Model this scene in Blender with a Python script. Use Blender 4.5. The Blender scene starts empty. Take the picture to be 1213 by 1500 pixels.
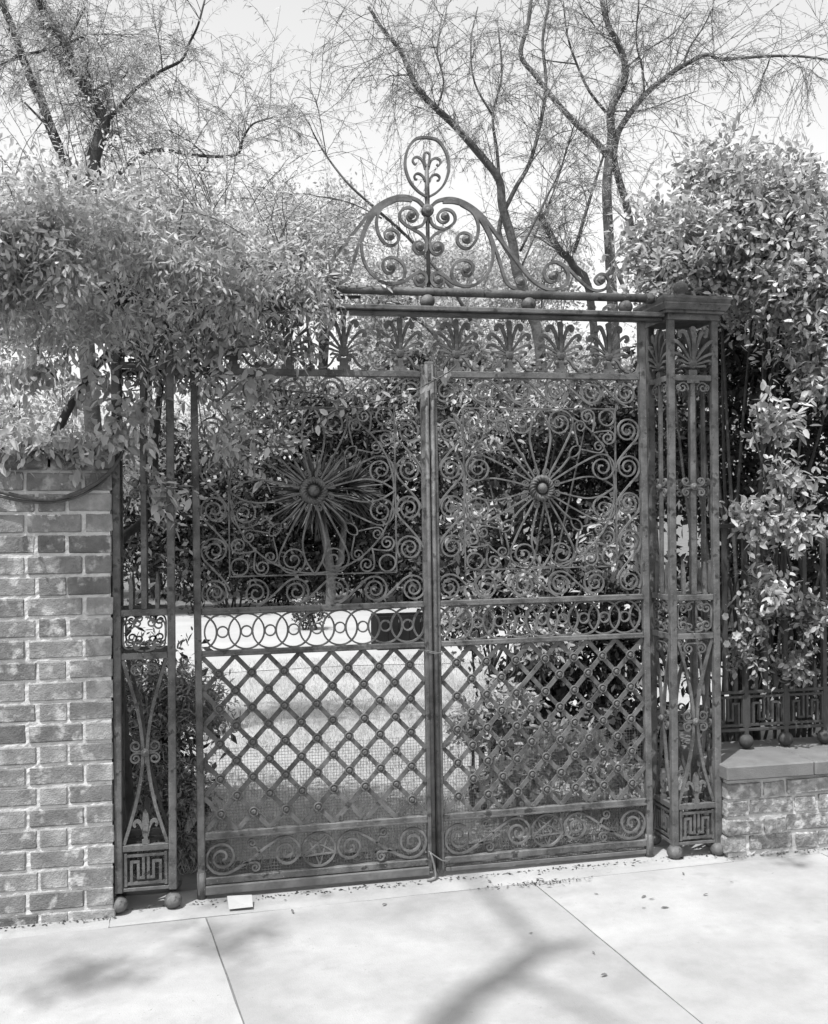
import bpy, bmesh, math, random
import numpy as np
from mathutils import Vector, Matrix

random.seed(7); RNG = np.random.default_rng(7)
scene = bpy.context.scene
R = math.radians

# ------------------------------------------------------------------ camera
FPX, YAW, PITCH, ROLL = 1550.0, 0.21638, 0.00294, 0.00782      # focal length in pixels of the 1213x1500 frame
CAM = Vector((-1.0337, -4.3270, 1.5))
_fx = Vector((math.cos(YAW), -math.sin(YAW), 0)); _fy = Vector((math.sin(YAW), math.cos(YAW), 0)); _up = Vector((0, 0, 1))
_fwd = math.cos(PITCH) * _fy + math.sin(PITCH) * _up
_u = -math.sin(PITCH) * _fy + math.cos(PITCH) * _up
_right = math.cos(ROLL) * _fx - math.sin(ROLL) * _u
_upv = math.sin(ROLL) * _fx + math.cos(ROLL) * _u
cam_data = bpy.data.cameras.new('camera'); cam = bpy.data.objects.new('camera', cam_data)
scene.collection.objects.link(cam)
M = Matrix((_right, _upv, -_fwd)).transposed().to_4x4(); M.translation = CAM
cam.matrix_world = M
cam_data.sensor_fit = 'VERTICAL'; cam_data.sensor_height = 36.0; cam_data.lens = 36.0 * FPX / 1500.0
cam_data.clip_start = 0.05; cam_data.clip_end = 3000
scene.camera = cam
def at(px, py, Y):
    """world point on the plane at depth Y that lies behind a point of the 1213x1500 photograph"""
    d = _fwd + _right * ((px - 606.5) / FPX) - _upv * ((py - 750.0) / FPX)
    return CAM + d * ((Y - CAM.y) / d.y)

# ------------------------------------------------------------------ sky, sun, exposure
SUN_AZ, SUN_EL = R(44), R(64)         # light travels to the right and into the garden
SUN_DIR = Vector((math.sin(SUN_AZ) * math.cos(SUN_EL), math.cos(SUN_AZ) * math.cos(SUN_EL), -math.sin(SUN_EL)))
world = bpy.data.worlds.new('World'); scene.world = world; world.use_nodes = True
wn = world.node_tree; wn.nodes.clear()
sky = wn.nodes.new('ShaderNodeTexSky'); sky.sky_type = 'NISHITA'; sky.sun_disc = False
sky.sun_elevation = SUN_EL; sky.sun_rotation = math.pi + SUN_AZ
sky.air_density = 1.0; sky.dust_density = 3.0; sky.ozone_density = 1.0
bw = wn.nodes.new('ShaderNodeSeparateColor'); bg = wn.nodes.new('ShaderNodeBackground'); wo = wn.nodes.new('ShaderNodeOutputWorld')
bg.inputs['Strength'].default_value = 0.108
wn.links.new(sky.outputs[0], bw.inputs[0]); wn.links.new(bw.outputs['Blue'], bg.inputs['Color']); # the plate sees mostly blue light
wn.links.new(bg.outputs[0], wo.inputs[0])
sun_data = bpy.data.lights.new('sun', 'SUN'); sun_data.energy = 2.7; sun_data.angle = R(0.5); sun_data.color = (1, 1, 1)
sun = bpy.data.objects.new('sun', sun_data); scene.collection.objects.link(sun)
sun.rotation_euler = SUN_DIR.to_track_quat('-Z', 'Y').to_euler()
vs = scene.view_settings
vs.view_transform = 'Standard'; vs.look = 'None'; vs.exposure = 1.3; vs.gamma = 1.0; vs.use_curve_mapping = False

# ------------------------------------------------------------------ materials (a black-and-white plate: every colour is a grey)
def new_mat(name):
    m = bpy.data.materials.new(name); m.use_nodes = True
    nt = m.node_tree; nt.nodes.clear()
    return m, nt
def nd(nt, t, **kw):
    n = nt.nodes.new(t)
    for k, v in kw.items():
        if k in n.inputs: n.inputs[k].default_value = v
        else: setattr(n, k, v)
    return n
def grey(v): return (v, v, v, 1)
def surf(name, dark, light, scale=20, rough=.8, bump=.3, bump_scale=120, detail=6, spec=.3, per_object=0., spots=None, coord='Object', dist=.004, metal=0., specks=None, ramp=(.3,.7)):
    m, nt = new_mat(name); L = nt.links.new
    tc = nd(nt, 'ShaderNodeTexCoord')
    n1 = nd(nt, 'ShaderNodeTexNoise', Scale=scale, Detail=detail, Roughness=.65)
    L(tc.outputs[coord], n1.inputs['Vector'])
    rp = nd(nt, 'ShaderNodeValToRGB'); rp.color_ramp.elements[0].position = ramp[0]; rp.color_ramp.elements[1].position = ramp[1]
    rp.color_ramp.elements[0].color = grey(dark); rp.color_ramp.elements[1].color = grey(light)
    L(n1.outputs['Fac'], rp.inputs['Fac'])
    col = rp.outputs['Color']
    if per_object:
        oi = nd(nt, 'ShaderNodeObjectInfo')
        mr = nd(nt, 'ShaderNodeMapRange'); mr.inputs['To Min'].default_value = 1 - per_object; mr.inputs['To Max'].default_value = 1 + per_object
        L(oi.outputs['Random'], mr.inputs['Value'])
        mx = nd(nt, 'ShaderNodeMix', data_type='RGBA', blend_type='MULTIPLY'); mx.inputs[0].default_value = 1
        L(col, mx.inputs[6]); L(mr.outputs[0], mx.inputs[7]); col = mx.outputs[2]
        ad = nd(nt, 'ShaderNodeVectorMath', operation='ADD'); sc_ = nd(nt, 'ShaderNodeVectorMath', operation='SCALE'); sc_.inputs['Scale'].default_value = 37.
        cb = nd(nt, 'ShaderNodeCombineXYZ'); L(oi.outputs['Random'], cb.inputs[0]); L(oi.outputs['Random'], cb.inputs[2])
        L(cb.outputs[0], sc_.inputs[0]); L(tc.outputs[coord], ad.inputs[0]); L(sc_.outputs[0], ad.inputs[1]); L(ad.outputs[0], n1.inputs['Vector'])
    if spots:
        sscale, lo, hi, val = spots
        n3 = nd(nt, 'ShaderNodeTexNoise', Scale=sscale, Detail=5., Roughness=.6)
        L(n1.inputs['Vector'].links[0].from_socket, n3.inputs['Vector'])
        r3 = nd(nt, 'ShaderNodeValToRGB'); r3.color_ramp.elements[0].position = lo; r3.color_ramp.elements[1].position = hi
        L(n3.outputs['Fac'], r3.inputs['Fac'])
        m3 = nd(nt, 'ShaderNodeMix', data_type='RGBA'); L(r3.outputs['Color'], m3.inputs[0]); L(col, m3.inputs[6]); m3.inputs[7].default_value = grey(val); col = m3.outputs[2]
    for (kscale, lo, hi, val) in (specks or ()):
        n4 = nd(nt, 'ShaderNodeTexNoise', Scale=kscale, Detail=3., Roughness=.7); L(tc.outputs[coord], n4.inputs['Vector'])
        r4 = nd(nt, 'ShaderNodeValToRGB'); r4.color_ramp.elements[0].position = lo; r4.color_ramp.elements[1].position = hi
        L(n4.outputs['Fac'], r4.inputs['Fac'])
        m4 = nd(nt, 'ShaderNodeMix', data_type='RGBA'); L(r4.outputs['Color'], m4.inputs[0]); L(col, m4.inputs[6]); m4.inputs[7].default_value = grey(val); col = m4.outputs[2]
    bs = nd(nt, 'ShaderNodeBsdfPrincipled', Roughness=rough, Metallic=metal); bs.inputs['Specular IOR Level'].default_value = spec
    L(col, bs.inputs['Base Color'])
    n2 = nd(nt, 'ShaderNodeTexNoise', Scale=bump_scale, Detail=5., Roughness=.6); L(tc.outputs[coord], n2.inputs['Vector'])
    bp = nd(nt, 'ShaderNodeBump', Strength=bump, Distance=dist); L(n2.outputs['Fac'], bp.inputs['Height']); L(bp.outputs[0], bs.inputs['Normal'])
    o = nd(nt, 'ShaderNodeOutputMaterial'); L(bs.outputs[0], o.inputs[0])
    return m
def leaf_mat(name, lo, hi, trans=.3, rough=.45, spec=.45):
    m, nt = new_mat(name); L = nt.links.new
    g = nd(nt, 'ShaderNodeNewGeometry')
    rp = nd(nt, 'ShaderNodeValToRGB'); rp.color_ramp.elements[0].color = grey(lo); rp.color_ramp.elements[1].color = grey(hi)
    L(g.outputs['Random Per Island'], rp.inputs['Fac'])
    bs = nd(nt, 'ShaderNodeBsdfPrincipled', Roughness=rough); bs.inputs['Specular IOR Level'].default_value = spec
    L(rp.outputs[0], bs.inputs['Base Color'])
    tr = nd(nt, 'ShaderNodeBsdfTranslucent'); L(rp.outputs[0], tr.inputs['Color'])
    mx = nd(nt, 'ShaderNodeMixShader', Fac=trans); L(bs.outputs[0], mx.inputs[1]); L(tr.outputs[0], mx.inputs[2])
    o = nd(nt, 'ShaderNodeOutputMaterial'); L(mx.outputs[0], o.inputs[0])
    return m
MAT = {
 'iron': surf('painted_iron', .046, .122, scale=9, ramp=(.38,.62), rough=.62, bump=.7, bump_scale=120, spec=.35, detail=9, spots=(24, .58, .66, .028), dist=.003, specks=((140, .63, .70, .19), (34, .66, .74, .15))),
 'iron_thin': surf('wrought_iron', .050, .132, scale=12, ramp=(.38,.62), rough=.6, bump=.5, specks=((120, .64, .72, .2),), bump_scale=200, spec=.4, dist=.0015),
 'iron_dull': surf('fence_iron', .035, .06, scale=40, rough=.7, bump=.4, bump_scale=160, spec=.3, dist=.002),
 'wire': surf('galvanised_wire', .09, .15, scale=30, rough=.6, bump=0., spec=.4),
 'brick': surf('old_brick', .115, .245, scale=13, rough=.95, bump=.8, bump_scale=90, per_object=.36, spots=(15, .54, .66, .38), dist=.008, detail=10, spec=.1),
 'brick_pale': surf('weathered_brick', .13, .26, scale=26, rough=.95, bump=1., bump_scale=70, per_object=.25, spots=(20, .48, .62, .40), dist=.010, detail=10, spec=.1),
 'mortar': surf('lime_mortar', .40, .52, scale=24, rough=.95, bump=.6, bump_scale=120, dist=.006, spots=(7, .62, .8, .26), spec=.1),
 'stone': surf('coping_stone', .105, .16, scale=7, rough=.9, bump=.6, bump_scale=160, spots=(5, .55, .8, .09), spec=.15),
 'concrete': surf('sidewalk_concrete', .215, .32, scale=1.9, ramp=(.36,.64), rough=.9, bump=.5, bump_scale=180, spots=(9, .60, .9, .22), detail=12, per_object=.04, spec=.15, specks=((260, .66, .74, .14), (38, .68, .76, .17), (4.5, .66, .82, .235))),
 'joint': surf('joint_dirt', .12, .18, scale=30, rough=1., bump=.6),
 'soil': surf('garden_soil', .07, .15, scale=3, rough=1., bump=.8, bump_scale=40, detail=9),
 'lawn': surf('dry_lawn', .27, .36, scale=1.6, rough=1., bump=.9, bump_scale=60, detail=10, spots=(3.2, .58, .8, .19), dist=.02, specks=((60, .6, .72, .17),)),
 'drive': surf('pale_drive', .25, .32, scale=1.1, rough=1., bump=.6, bump_scale=50, detail=9, spots=(2.2, .66, .85, .22)),
 'asphalt': surf('asphalt', .04, .07, scale=8, rough=.9, bump=.6, bump_scale=150),
 'bark': surf('grey_bark', .045, .115, scale=14, rough=.9, bump=.9, bump_scale=35, dist=.01, detail=8),
 'bark_dark': surf('dark_bark', .035, .075, scale=14, rough=.9, bump=.9, bump_scale=35, dist=.01, detail=8),
 'paper': surf('white_paper', .27, .31, scale=6, rough=.9, bump=.2),
 'wood': surf('weathered_wood', .07, .14, scale=12, rough=.9, bump=.6, bump_scale=60),
 'box': surf('dark_box', .008, .015, scale=6, rough=.9, bump=.3, spec=.1),
 'vine': leaf_mat('vine_leaf', .27, .62, trans=.5),
 'gloss': leaf_mat('glossy_leaf', .18, .56, trans=.38, rough=.36, spec=.55),
 'shrub': leaf_mat('shrub_leaf', .10, .38, trans=.25, rough=.42),
 'dark_leaf': leaf_mat('dark_and_shaded_leaf', .016, .065, trans=.12, rough=.5, spec=.2),  # serves dark shrubs and litter, and paints shade behind fence and right leaf
 'far': leaf_mat('far_leaf', .28, .56, trans=.45, rough=.6, spec=.2),
 'fine': leaf_mat('fine_leaf', .26, .55, trans=.45, rough=.6, spec=.2),
 'yucca': leaf_mat('yucca_leaf', .025, .11, trans=.1, rough=.5, spec=.25),
 'grass': leaf_mat('grass_blade', .30, .58, trans=.4, rough=.7, spec=.2),
 'petal': leaf_mat('white_petal', .5, .65, trans=.4, rough=.7, spec=.2),
}

# ------------------------------------------------------------------ mesh helpers
COL = scene.collection
class MB:
    def __init__(s): s.v = []; s.f = []
    def add(s, vs_, fs):
        b = len(s.v); s.v += [tuple(x) for x in vs_]; s.f += [tuple(i + b for i in q) for q in fs]; return s
    def box(s, x0, x1, y0, y1, z0, z1, bev=0.):
        if bev <= 0:
            s.add([(x0,y0,z0),(x1,y0,z0),(x1,y1,z0),(x0,y1,z0),(x0,y0,z1),(x1,y0,z1),(x1,y1,z1),(x0,y1,z1)],
                  [(0,3,2,1),(4,5,6,7),(0,1,5,4),(1,2,6,5),(2,3,7,6),(3,0,4,7)]); return s
        bm = bmesh.new(); bmesh.ops.create_cube(bm, size=1)
        bmesh.ops.scale(bm, vec=(x1-x0, y1-y0, z1-z0), verts=bm.verts)
        bmesh.ops.bevel(bm, geom=bm.edges[:], offset=bev, segments=1, affect='EDGES')
        bm.verts.index_update()
        c = Vector(((x0+x1)/2, (y0+y1)/2, (z0+z1)/2))
        s.add([v.co + c for v in bm.verts], [[v.index for v in f.verts] for f in bm.faces]); bm.free(); return s
    def bar(s, a, b, w, d, y=0.):
        """flat bar in the XZ plane from a to b (2-D), width w, depth d"""
        return s.sweep([a, b], w, d, y)
    def sweep(s, path, w, d, y=0., closed=False, widths=None, yoff=None):
        P = [Vector((p[0], p[1])) for p in path]; n = len(P); V = []; F = []
        for i in range(n):
            if closed: t = P[(i+1) % n] - P[i-1]
            else: t = P[min(i+1, n-1)] - P[max(i-1, 0)]
            if t.length < 1e-9: t = Vector((1, 0))
            t.normalize(); nn = Vector((-t.y, t.x)); h = (widths[i] if widths else w) / 2
            yy = y + (yoff[i] if yoff else 0)
            a = P[i] + nn * h; b = P[i] - nn * h
            V += [(a.x, yy - d/2, a.y), (b.x, yy - d/2, b.y), (b.x, yy + d/2, b.y), (a.x, yy + d/2, a.y)]
        m = n if closed else n - 1
        for i in range(m):
            j = (i + 1) % n
            for k in range(4):
                l = (k + 1) % 4; F.append((4*i+k, 4*i+l, 4*j+l, 4*j+k))
        if not closed: F += [(3,2,1,0), (4*n-4, 4*n-3, 4*n-2, 4*n-1)]
        return s.add(V, F)
    def tube(s, path, radii, n=7):
        P = [Vector(p) for p in path]; m = len(P); V = []; F = []
        ref = Vector((0.31, 0.87, 0.38))
        for i in range(m):
            t = P[min(i+1, m-1)] - P[max(i-1, 0)]
            if t.length < 1e-9: t = Vector((0, 0, 1))
            t.normalize(); a = t.cross(ref)
            if a.length < 1e-3: a = t.cross(Vector((1, 0, 0)))
            a.normalize(); b = t.cross(a); r = radii[i] if hasattr(radii, '__len__') else radii
            for k in range(n):
                q = 2*math.pi*k/n; V.append(P[i] + (a*math.cos(q) + b*math.sin(q)) * r)
        for i in range(m-1):
            for k in range(n):
                l = (k+1) % n; F.append((i*n+k, i*n+l, (i+1)*n+l, (i+1)*n+k))
        F += [tuple(range(n-1, -1, -1)), tuple((m-1)*n + k for k in range(n))]
        return s.add(V, F)
    def lathe(s, prof, c=(0,0,0), n=16, axis='z'):
        V = []; F = []; m = len(prof)
        for (r, h) in prof:
            for k in range(n):
                q = 2*math.pi*k/n
                if axis == 'z': V.append((c[0]+r*math.cos(q), c[1]+r*math.sin(q), c[2]+h))
                else: V.append((c[0]+r*math.cos(q), c[1]-h, c[2]+r*math.sin(q)))      # h points at the street
        for i in range(m-1):
            for k in range(n):
                l = (k+1) % n; F.append((i*n+k, i*n+l, (i+1)*n+l, (i+1)*n+k))
        F += [tuple(range(n-1, -1, -1)), tuple((m-1)*n+k for k in range(n))]
        return s.add(V, F)
    def ball(s, c, r, n=14, m=9, squash=1.):
        return s.lathe([(max(r*math.sin(math.pi*i/m), r*.02), -r*squash*math.cos(math.pi*i/m)) for i in range(m+1)], c, n)
    def mesh(s, name, mat=None, smooth=False):
        me = bpy.data.meshes.new(name); me.from_pydata(s.v, [], s.f); me.update()
        if mat: me.materials.append(MAT[mat])
        if smooth:
            for p in me.polygons: p.use_smooth = True
        return me
    def build(s, name, mat, parent=None, smooth=False): return put(name, s.mesh(name, mat, smooth), parent)
def put(name, me, parent=None, loc=(0,0,0), rot=(0,0,0), scale=(1,1,1)):
    o = bpy.data.objects.new(name, me); COL.objects.link(o)
    o.location = loc; o.rotation_euler = rot; o.scale = scale
    if parent: o.parent = parent
    return o
def tag(o, label=None, cat=None, group=None, kind=None):
    if label: o['label'] = label
    if cat: o['category'] = cat
    if group: o['group'] = group
    if kind: o['kind'] = kind
    return o
def empty(name, loc=(0,0,0), rot=(0,0,0)):
    o = bpy.data.objects.new(name, None); o.empty_display_size = .1; COL.objects.link(o); o.location = loc; o.rotation_euler = rot; return o
def arr_mesh(name, V, F, mat, smooth=False):
    me = bpy.data.meshes.new(name); V = np.asarray(V, np.float32); F = np.asarray(F, np.int32); k = F.shape[1]
    me.vertices.add(len(V)); me.vertices.foreach_set('co', V.ravel())
    me.loops.add(F.size); me.loops.foreach_set('vertex_index', F.ravel())
    me.polygons.add(len(F)); me.polygons.foreach_set('loop_start', np.arange(len(F), dtype=np.int32) * k)
    me.update(calc_edges=True); me.materials.append(MAT[mat])
    return me
def crom(pts, sub=6, closed=False):
    """smooth curve through points"""
    P = [Vector(p) for p in pts]; n = len(P); out = []
    rng_ = range(n if closed else n - 1)
    for i in rng_:
        p0 = P[i-1] if (closed or i > 0) else P[0]*2 - P[1]
        p1 = P[i]; p2 = P[(i+1) % n]; p3 = P[(i+2) % n] if (closed or i+2 < n) else P[n-1]*2 - P[n-2]
        for k in range(sub):
            t = k / sub
            out.append(.5*((2*p1) + (p2-p0)*t + (2*p0-5*p1+4*p2-p3)*t*t + (3*p1-p0-3*p2+p3)*t**3))
    if not closed: out.append(P[-1])
    return out
def spiral(c, r0, r1, a0, turns, d=1, n=None, p=.85):
    n = n or max(8, int(abs(turns) * 18))
    return [(c[0] + (r0+(r1-r0)*(i/n)**p)*math.cos(a0 + d*2*math.pi*turns*i/n), c[1] + (r0+(r1-r0)*(i/n)**p)*math.sin(a0 + d*2*math.pi*turns*i/n)) for i in range(n+1)]
def hermite(p0, t0, p1, t1, n=8):
    out = []
    for i in range(n+1):
        t = i/n; a = 2*t**3-3*t*t+1; b = t**3-2*t*t+t; c = -2*t**3+3*t*t; d = t**3-t*t
        out.append((a*p0[0]+b*t0[0]+c*p1[0]+d*t1[0], a*p0[1]+b*t0[1]+c*p1[1]+d*t1[1]))
    return out
def curl(S, ts, c, r0, a0, turns, d, r1=None, n=7):
    """bar from S (leaving along ts) that runs into a spiral round c entered at angle a0"""
    r1 = r0*.16 if r1 is None else r1
    sp = spiral(c, r0, r1, a0, turns, d, None, 1.2); E = sp[0]
    L_ = math.hypot(E[0]-S[0], E[1]-S[1]); tl = math.hypot(*ts) or 1
    T = (-math.sin(a0)*d*L_, math.cos(a0)*d*L_)
    return hermite(S, (ts[0]/tl*L_, ts[1]/tl*L_), E, T, n)[:-1] + sp
def ring(c, r, n=32): return [(c[0]+r*math.cos(2*math.pi*i/n), c[1]+r*math.sin(2*math.pi*i/n)) for i in range(n)]

# ================================================================== THE SETTING
def gz(x, y): return -0.018 + 0.011*x + 0.012*min(0, y + .2)      # the sidewalk falls a little to the left and to the street
def struct(name, mb, mat, parent=None, smooth=False):
    o = mb.build(name, mat, parent, smooth)
    if parent is None: o['kind'] = 'structure'
    return o
struct('ground', MB().add([(-900,-900,-.16),(900,-900,-.16),(900,900,-.16),(-900,900,-.16)], [(0,1,2,3)]), 'soil')
# garden ground: soil sheet, lawn and a pale drive
def sheet(x0, x1, y0, y1, z): return [(x0,y0,z),(x1,y0,z),(x1,y1,z),(x0,y1,z)]
struct('garden_soil', MB().add(sheet(-14, 16, .12, 40, -.034), [(0,1,2,3)]), 'soil')
lm = MB(); pts = [(-9,.5),(-.75,.42),(.9,.42),(1.3,1.2),(2.6,3.0),(6,6),(9,7.6),(-9,7.6)]
lm.add([(x,y,-.026) for x,y in pts], [tuple(range(len(pts)))]); lawn = struct('lawn', lm, 'lawn')
dm = MB(); pts = crom([(-9,6.6,0),(-3,6.3,0),(-1.2,6.1,0),(.6,6.3,0),(2.2,6.2,0),(5.4,6.9,0),(9,7.4,0),(9,15,0),(3,13.1,0),(1.4,13.8,0),(.4,13.1,0),(-.8,13.9,0),(-2,13.0,0),(-4,13.5,0),(-9,13.2,0)], 4, True)
dm.add([(p[0],p[1],-.020) for p in pts], [tuple(range(len(pts)))]); struct('drive', dm, 'drive')
# sidewalk: dark joint bed with separate concrete slabs, a threshold strip in front of the gate, kerb and road behind the camera
sw = empty('sidewalk'); sw['kind'] = 'structure'
jb = MB(); jb.add([(-6,-2.62,gz(-6,-2.62)-.012),(6,-2.62,gz(6,-2.62)-.012),(6,-.2,gz(6,-.2)-.012),(-6,-.2,gz(-6,-.2)-.012),(6,.14,gz(6,-.2)-.012),(-6,.14,gz(-6,-.2)-.012)], [(0,1,2,3),(3,2,4,5)])
jb.build('joint_bed', 'joint', sw)
def slab_mesh(c):     # c: four (x,y) corners, counter-clockwise
    n = 9; V = []; F = []
    for j in range(n):
        for i in range(n):
            s, t = i/(n-1), j/(n-1)
            x = (1-t)*((1-s)*c[0][0]+s*c[1][0]) + t*((1-s)*c[3][0]+s*c[2][0]); y = (1-t)*((1-s)*c[0][1]+s*c[1][1]) + t*((1-s)*c[3][1]+s*c[2][1])
            e = -.005 if i in (0, n-1) or j in (0, n-1) else 0
            if (i in (0, n-1) or j in (0, n-1)): x += random.uniform(-.0015,.0015); y += random.uniform(-.0015,.0015)
            V.append((x, y, gz(x, y) + e + random.uniform(-.001,.001)))
    for j in range(n-1):
        for i in range(n-1): F.append((j*n+i, j*n+i+1, (j+1)*n+i+1, (j+1)*n+i))
    b = len(V)
    edge = [i for i in range(n)] + [j*n+n-1 for j in range(1,n)] + [(n-1)*n+i for i in range(n-2,-1,-1)] + [j*n for j in range(n-2,0,-1)]
    V += [(V[k][0], V[k][1], V[k][2]-.06) for k in edge]
    for k in range(len(edge)):
        l = (k+1) % len(edge); F.append((edge[l], edge[k], b+k, b+l))
    m = MB(); m.add(V, F); return m
def edgeY(x): return -.175 + .018*x
jx = [(-3.60,-3.60),(-2.29,-2.20),(-.952,-.80),(.372,.50),(1.71,1.80),(3.05,3.1),(4.4,4.4)]
for i in range(len(jx)-1):
    (a, a2), (b, b2) = jx[i], jx[i+1]; g = .003
    slab_mesh([(a2+g,-1.62+g),(b2-g,-1.62+g),(b-g,edgeY(b)-.003),(a+g,edgeY(a)-.003)]).build('slab', 'concrete', sw)
    slab_mesh([(a2+g+.02,-2.6),(b2-g+.02,-2.6),(b2-g,-1.62-g),(a2+g,-1.62-g)]).build('slab', 'concrete', sw)
slab_mesh([(-1.31,edgeY(-1.31)+.002),(1.285,edgeY(1.28)+.002),(1.285,.13),(-1.31,.13)]).build('threshold', 'concrete', sw)
slab_mesh([(-3.6,edgeY(-3.6)-.004),(-1.312,edgeY(-1.31)-.004),(-1.312,.1),(-3.6,.1)]).build('slab', 'concrete', sw)
slab_mesh([(1.288,edgeY(1.29)-.004),(4.4,edgeY(4.4)-.004),(4.4,.1),(1.288,.1)]).build('slab', 'concrete', sw)
kb = MB(); kb.box(-8,8,-2.80,-2.63,-.17,-.048,.012); struct('kerb', kb, 'stone')
struct('road', MB().add(sheet(-60,60,-11,-2.80,-.155), [(0,1,2,3)]), 'asphalt')
# ================================================================== BRICKWORK
def brick_variants(n, L_, D_, H_, rough, seed):
    rs = random.Random(seed); out = []
    for k in range(n):
        bm = bmesh.new(); bmesh.ops.create_cube(bm, size=1)
        bmesh.ops.scale(bm, vec=(L_, D_, H_), verts=bm.verts)
        bmesh.ops.bevel(bm, geom=bm.edges[:], offset=.0035*rs.uniform(.7,1.5), segments=1, affect='EDGES')
        for v in bm.verts: v.co += Vector((rs.uniform(-1,1), rs.uniform(-1,1)*.7, rs.uniform(-1,1))) * rough
        me = bpy.data.meshes.new('brick'); bm.to_mesh(me); bm.free(); out.append(me)
    return out
def brick_wall(root, x0, x1, yf, z0, courses, pitch, S, H, joint, mat, rough, end_right, seed, depth=.1):
    rs = random.Random(seed)
    st = brick_variants(4, S, depth, pitch-joint, rough, seed); hd = brick_variants(4, H, depth, pitch-joint, rough, seed+1)
    for me in st + hd: me.materials.append(MAT[mat])
    cut = brick_variants(3, S*.80, depth, pitch-joint, rough, seed+2)
    for me in cut: me.materials.append(MAT[mat])
    for r in range(courses):
        z = z0 + (r+.5)*pitch; pos = 0.; i = 0
        while pos < x1 - x0:
            t = 'H' if (i + r) % 2 else 'S'
            if i == 0 and t == 'S': ln, pool = S*.80, cut          # the course that ends in a cut stretcher
            else: ln, pool = (S, st) if t == 'S' else (H, hd)
            x = (x1 - pos - ln/2) if end_right else (x0 + pos + ln/2)
            put('brick', rs.choice(pool), root, (x + rs.uniform(-1,1)*rough + (rs.uniform(-.005,.005) if i == 0 else 0), yf + depth/2 + rs.uniform(-1,1)*rough*1.5, z + rs.uniform(-1,1)*rough),
                (0, rs.uniform(-3,3)*rough, rs.choice((0, math.pi)) + rs.uniform(-2,2)*rough))
            pos += ln + joint; i += 1
def jitter_box(x0,x1,y0,y1,z0,z1,nx,nz,amp,seed):
    """mortar body: front and end faces gridded and uneven"""
    rs = random.Random(seed); V = []; F = []
    for j in range(nz+1):
        for i in range(nx+1): V.append((x0+(x1-x0)*i/nx, y0+rs.uniform(-amp,amp), z0+(z1-z0)*j/nz))
    for j in range(nz):
        for i in range(nx): F.append((j*(nx+1)+i, j*(nx+1)+i+1, (j+1)*(nx+1)+i+1, (j+1)*(nx+1)+i))
    m = MB(); m.add(V, F); m.box(x0+.001,x1-.001,y0+amp+.002,y1,z0,z1-.002); return m
# tall wall left of the gate
WL = empty('brick_wall', (-1.9,-.1,-.05)); tag(WL, 'tall pale mortared red brick wall left of the gate, vine along its top', 'wall')
ZB = -.075
NC = 22
brick_wall(WL, -1.25, .603, 0., .05+ZB-.0, NC, .0797, .197, .098, .0125, 'brick', .0016, True, 11)
jitter_box(-1.4,.598,.0055,.30,-.06,NC*.0797-.01,120,130,.0022,5).build('mortar_bed', 'mortar', WL)
for k in range(7):      # coping course of large flat bricks laid on edge
    put('coping_brick', MB().box(-.118,.118,-.02,.31,0,.085,.008).mesh('coping_brick','brick'), WL, (.50-.246*k, 0, NC*.0797-.02), (0, random.uniform(-.01,.01), random.uniform(-.01,.01)))
# low wall right of the gate
WR = empty('low_brick_wall', (1.29,-.105,-.02)); tag(WR, 'low weathered brick wall right of the gate under a flat stone coping', 'wall')
brick_wall(WR, -.01, 2.2, 0., -.055, 5, .0795, .208, .102, .014, 'brick_pale', .0042, False, 23)
jitter_box(.0,2.4,.011,.36,-.06,.352,130,24,.003,6).build('mortar_bed', 'mortar', WR)
for k, (a, b) in enumerate(((-.022,.40),(.404,1.05),(1.054,1.7),(1.704,2.4))):
    MB().box(a,b,-.032,.44,.355,.418,.006).build('coping_stone', 'stone', WR)

# ================================================================== IRONWORK
GA = -0.00815                      # the whole gate leans slightly to the left
GATE_W = .9645
def scroll_mesh(path, w=.0066, d=.010, mat='iron_thin', name='scroll'): return MB().sweep(path, w, d).mesh(name, mat, False)
# running scroll unit (travels +x, over the top of its spiral, down under the next one)
def unit_path(p, Rr, last=False):
    sp = spiral((0,0), Rr*.12, Rr, R(50)+2*math.pi*2.25, 2.25, -1)     # ends at 50 degrees, turning clockwise
    E = sp[-1]
    if last: return sp
    T = (math.sin(R(50))*.12, -math.cos(R(50))*.12)
    return sp + hermite(E, T, (p, -Rr*1.0), (.09, -.0), 8)[1:]
ME_unit = scroll_mesh(unit_path(.164, .056), .0072); ME_unit_last = scroll_mesh(unit_path(.164, .056, True), .0072)
def polar(c, r, a): return (c[0]+r*math.cos(a), c[1]+r*math.sin(a))
ME_petal = scroll_mesh([(p[0],p[1]) for p in crom([(.010,.058,0),(.019,.085,0),(.036,.15,0),(.047,.215,0),(.038,.275,0),(.016,.318,0),(0,.337,0),(-.016,.318,0),(-.038,.275,0),(-.047,.215,0),(-.036,.15,0),(-.019,.085,0),(-.010,.058,0)], 5)], .0064, name='petal')
ME_arm = scroll_mesh(curl((.032,.050), (.105,.185), (.087,.281), .060, R(-22), 2.15, 1, .007), .0064)
ME_loop = MB()
q = .70711
def dg(a, b): return (q*(a) + q*b, q*(a) - q*b)       # a along the diagonal, b across
ME_loop.sweep([dg(.06,0), dg(.14,.004), dg(.19,.0)], .006, .014)
ME_loop.sweep([tuple(p[:2]) for p in crom([(*dg(.19,0),0),(*dg(.21,.016),0),(*dg(.235,.017),0),(*dg(.255,0),0),(*dg(.235,-.017),0),(*dg(.21,-.016),0)], 5, True)], .005, .010, closed=True)
ME_loop = ME_loop.mesh('loop', 'iron_thin')
ME_fork1 = scroll_mesh(curl((.168,.186), (-.15,1), (.180,.266), .027, R(185), 1.6, -1), .0052)
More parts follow.
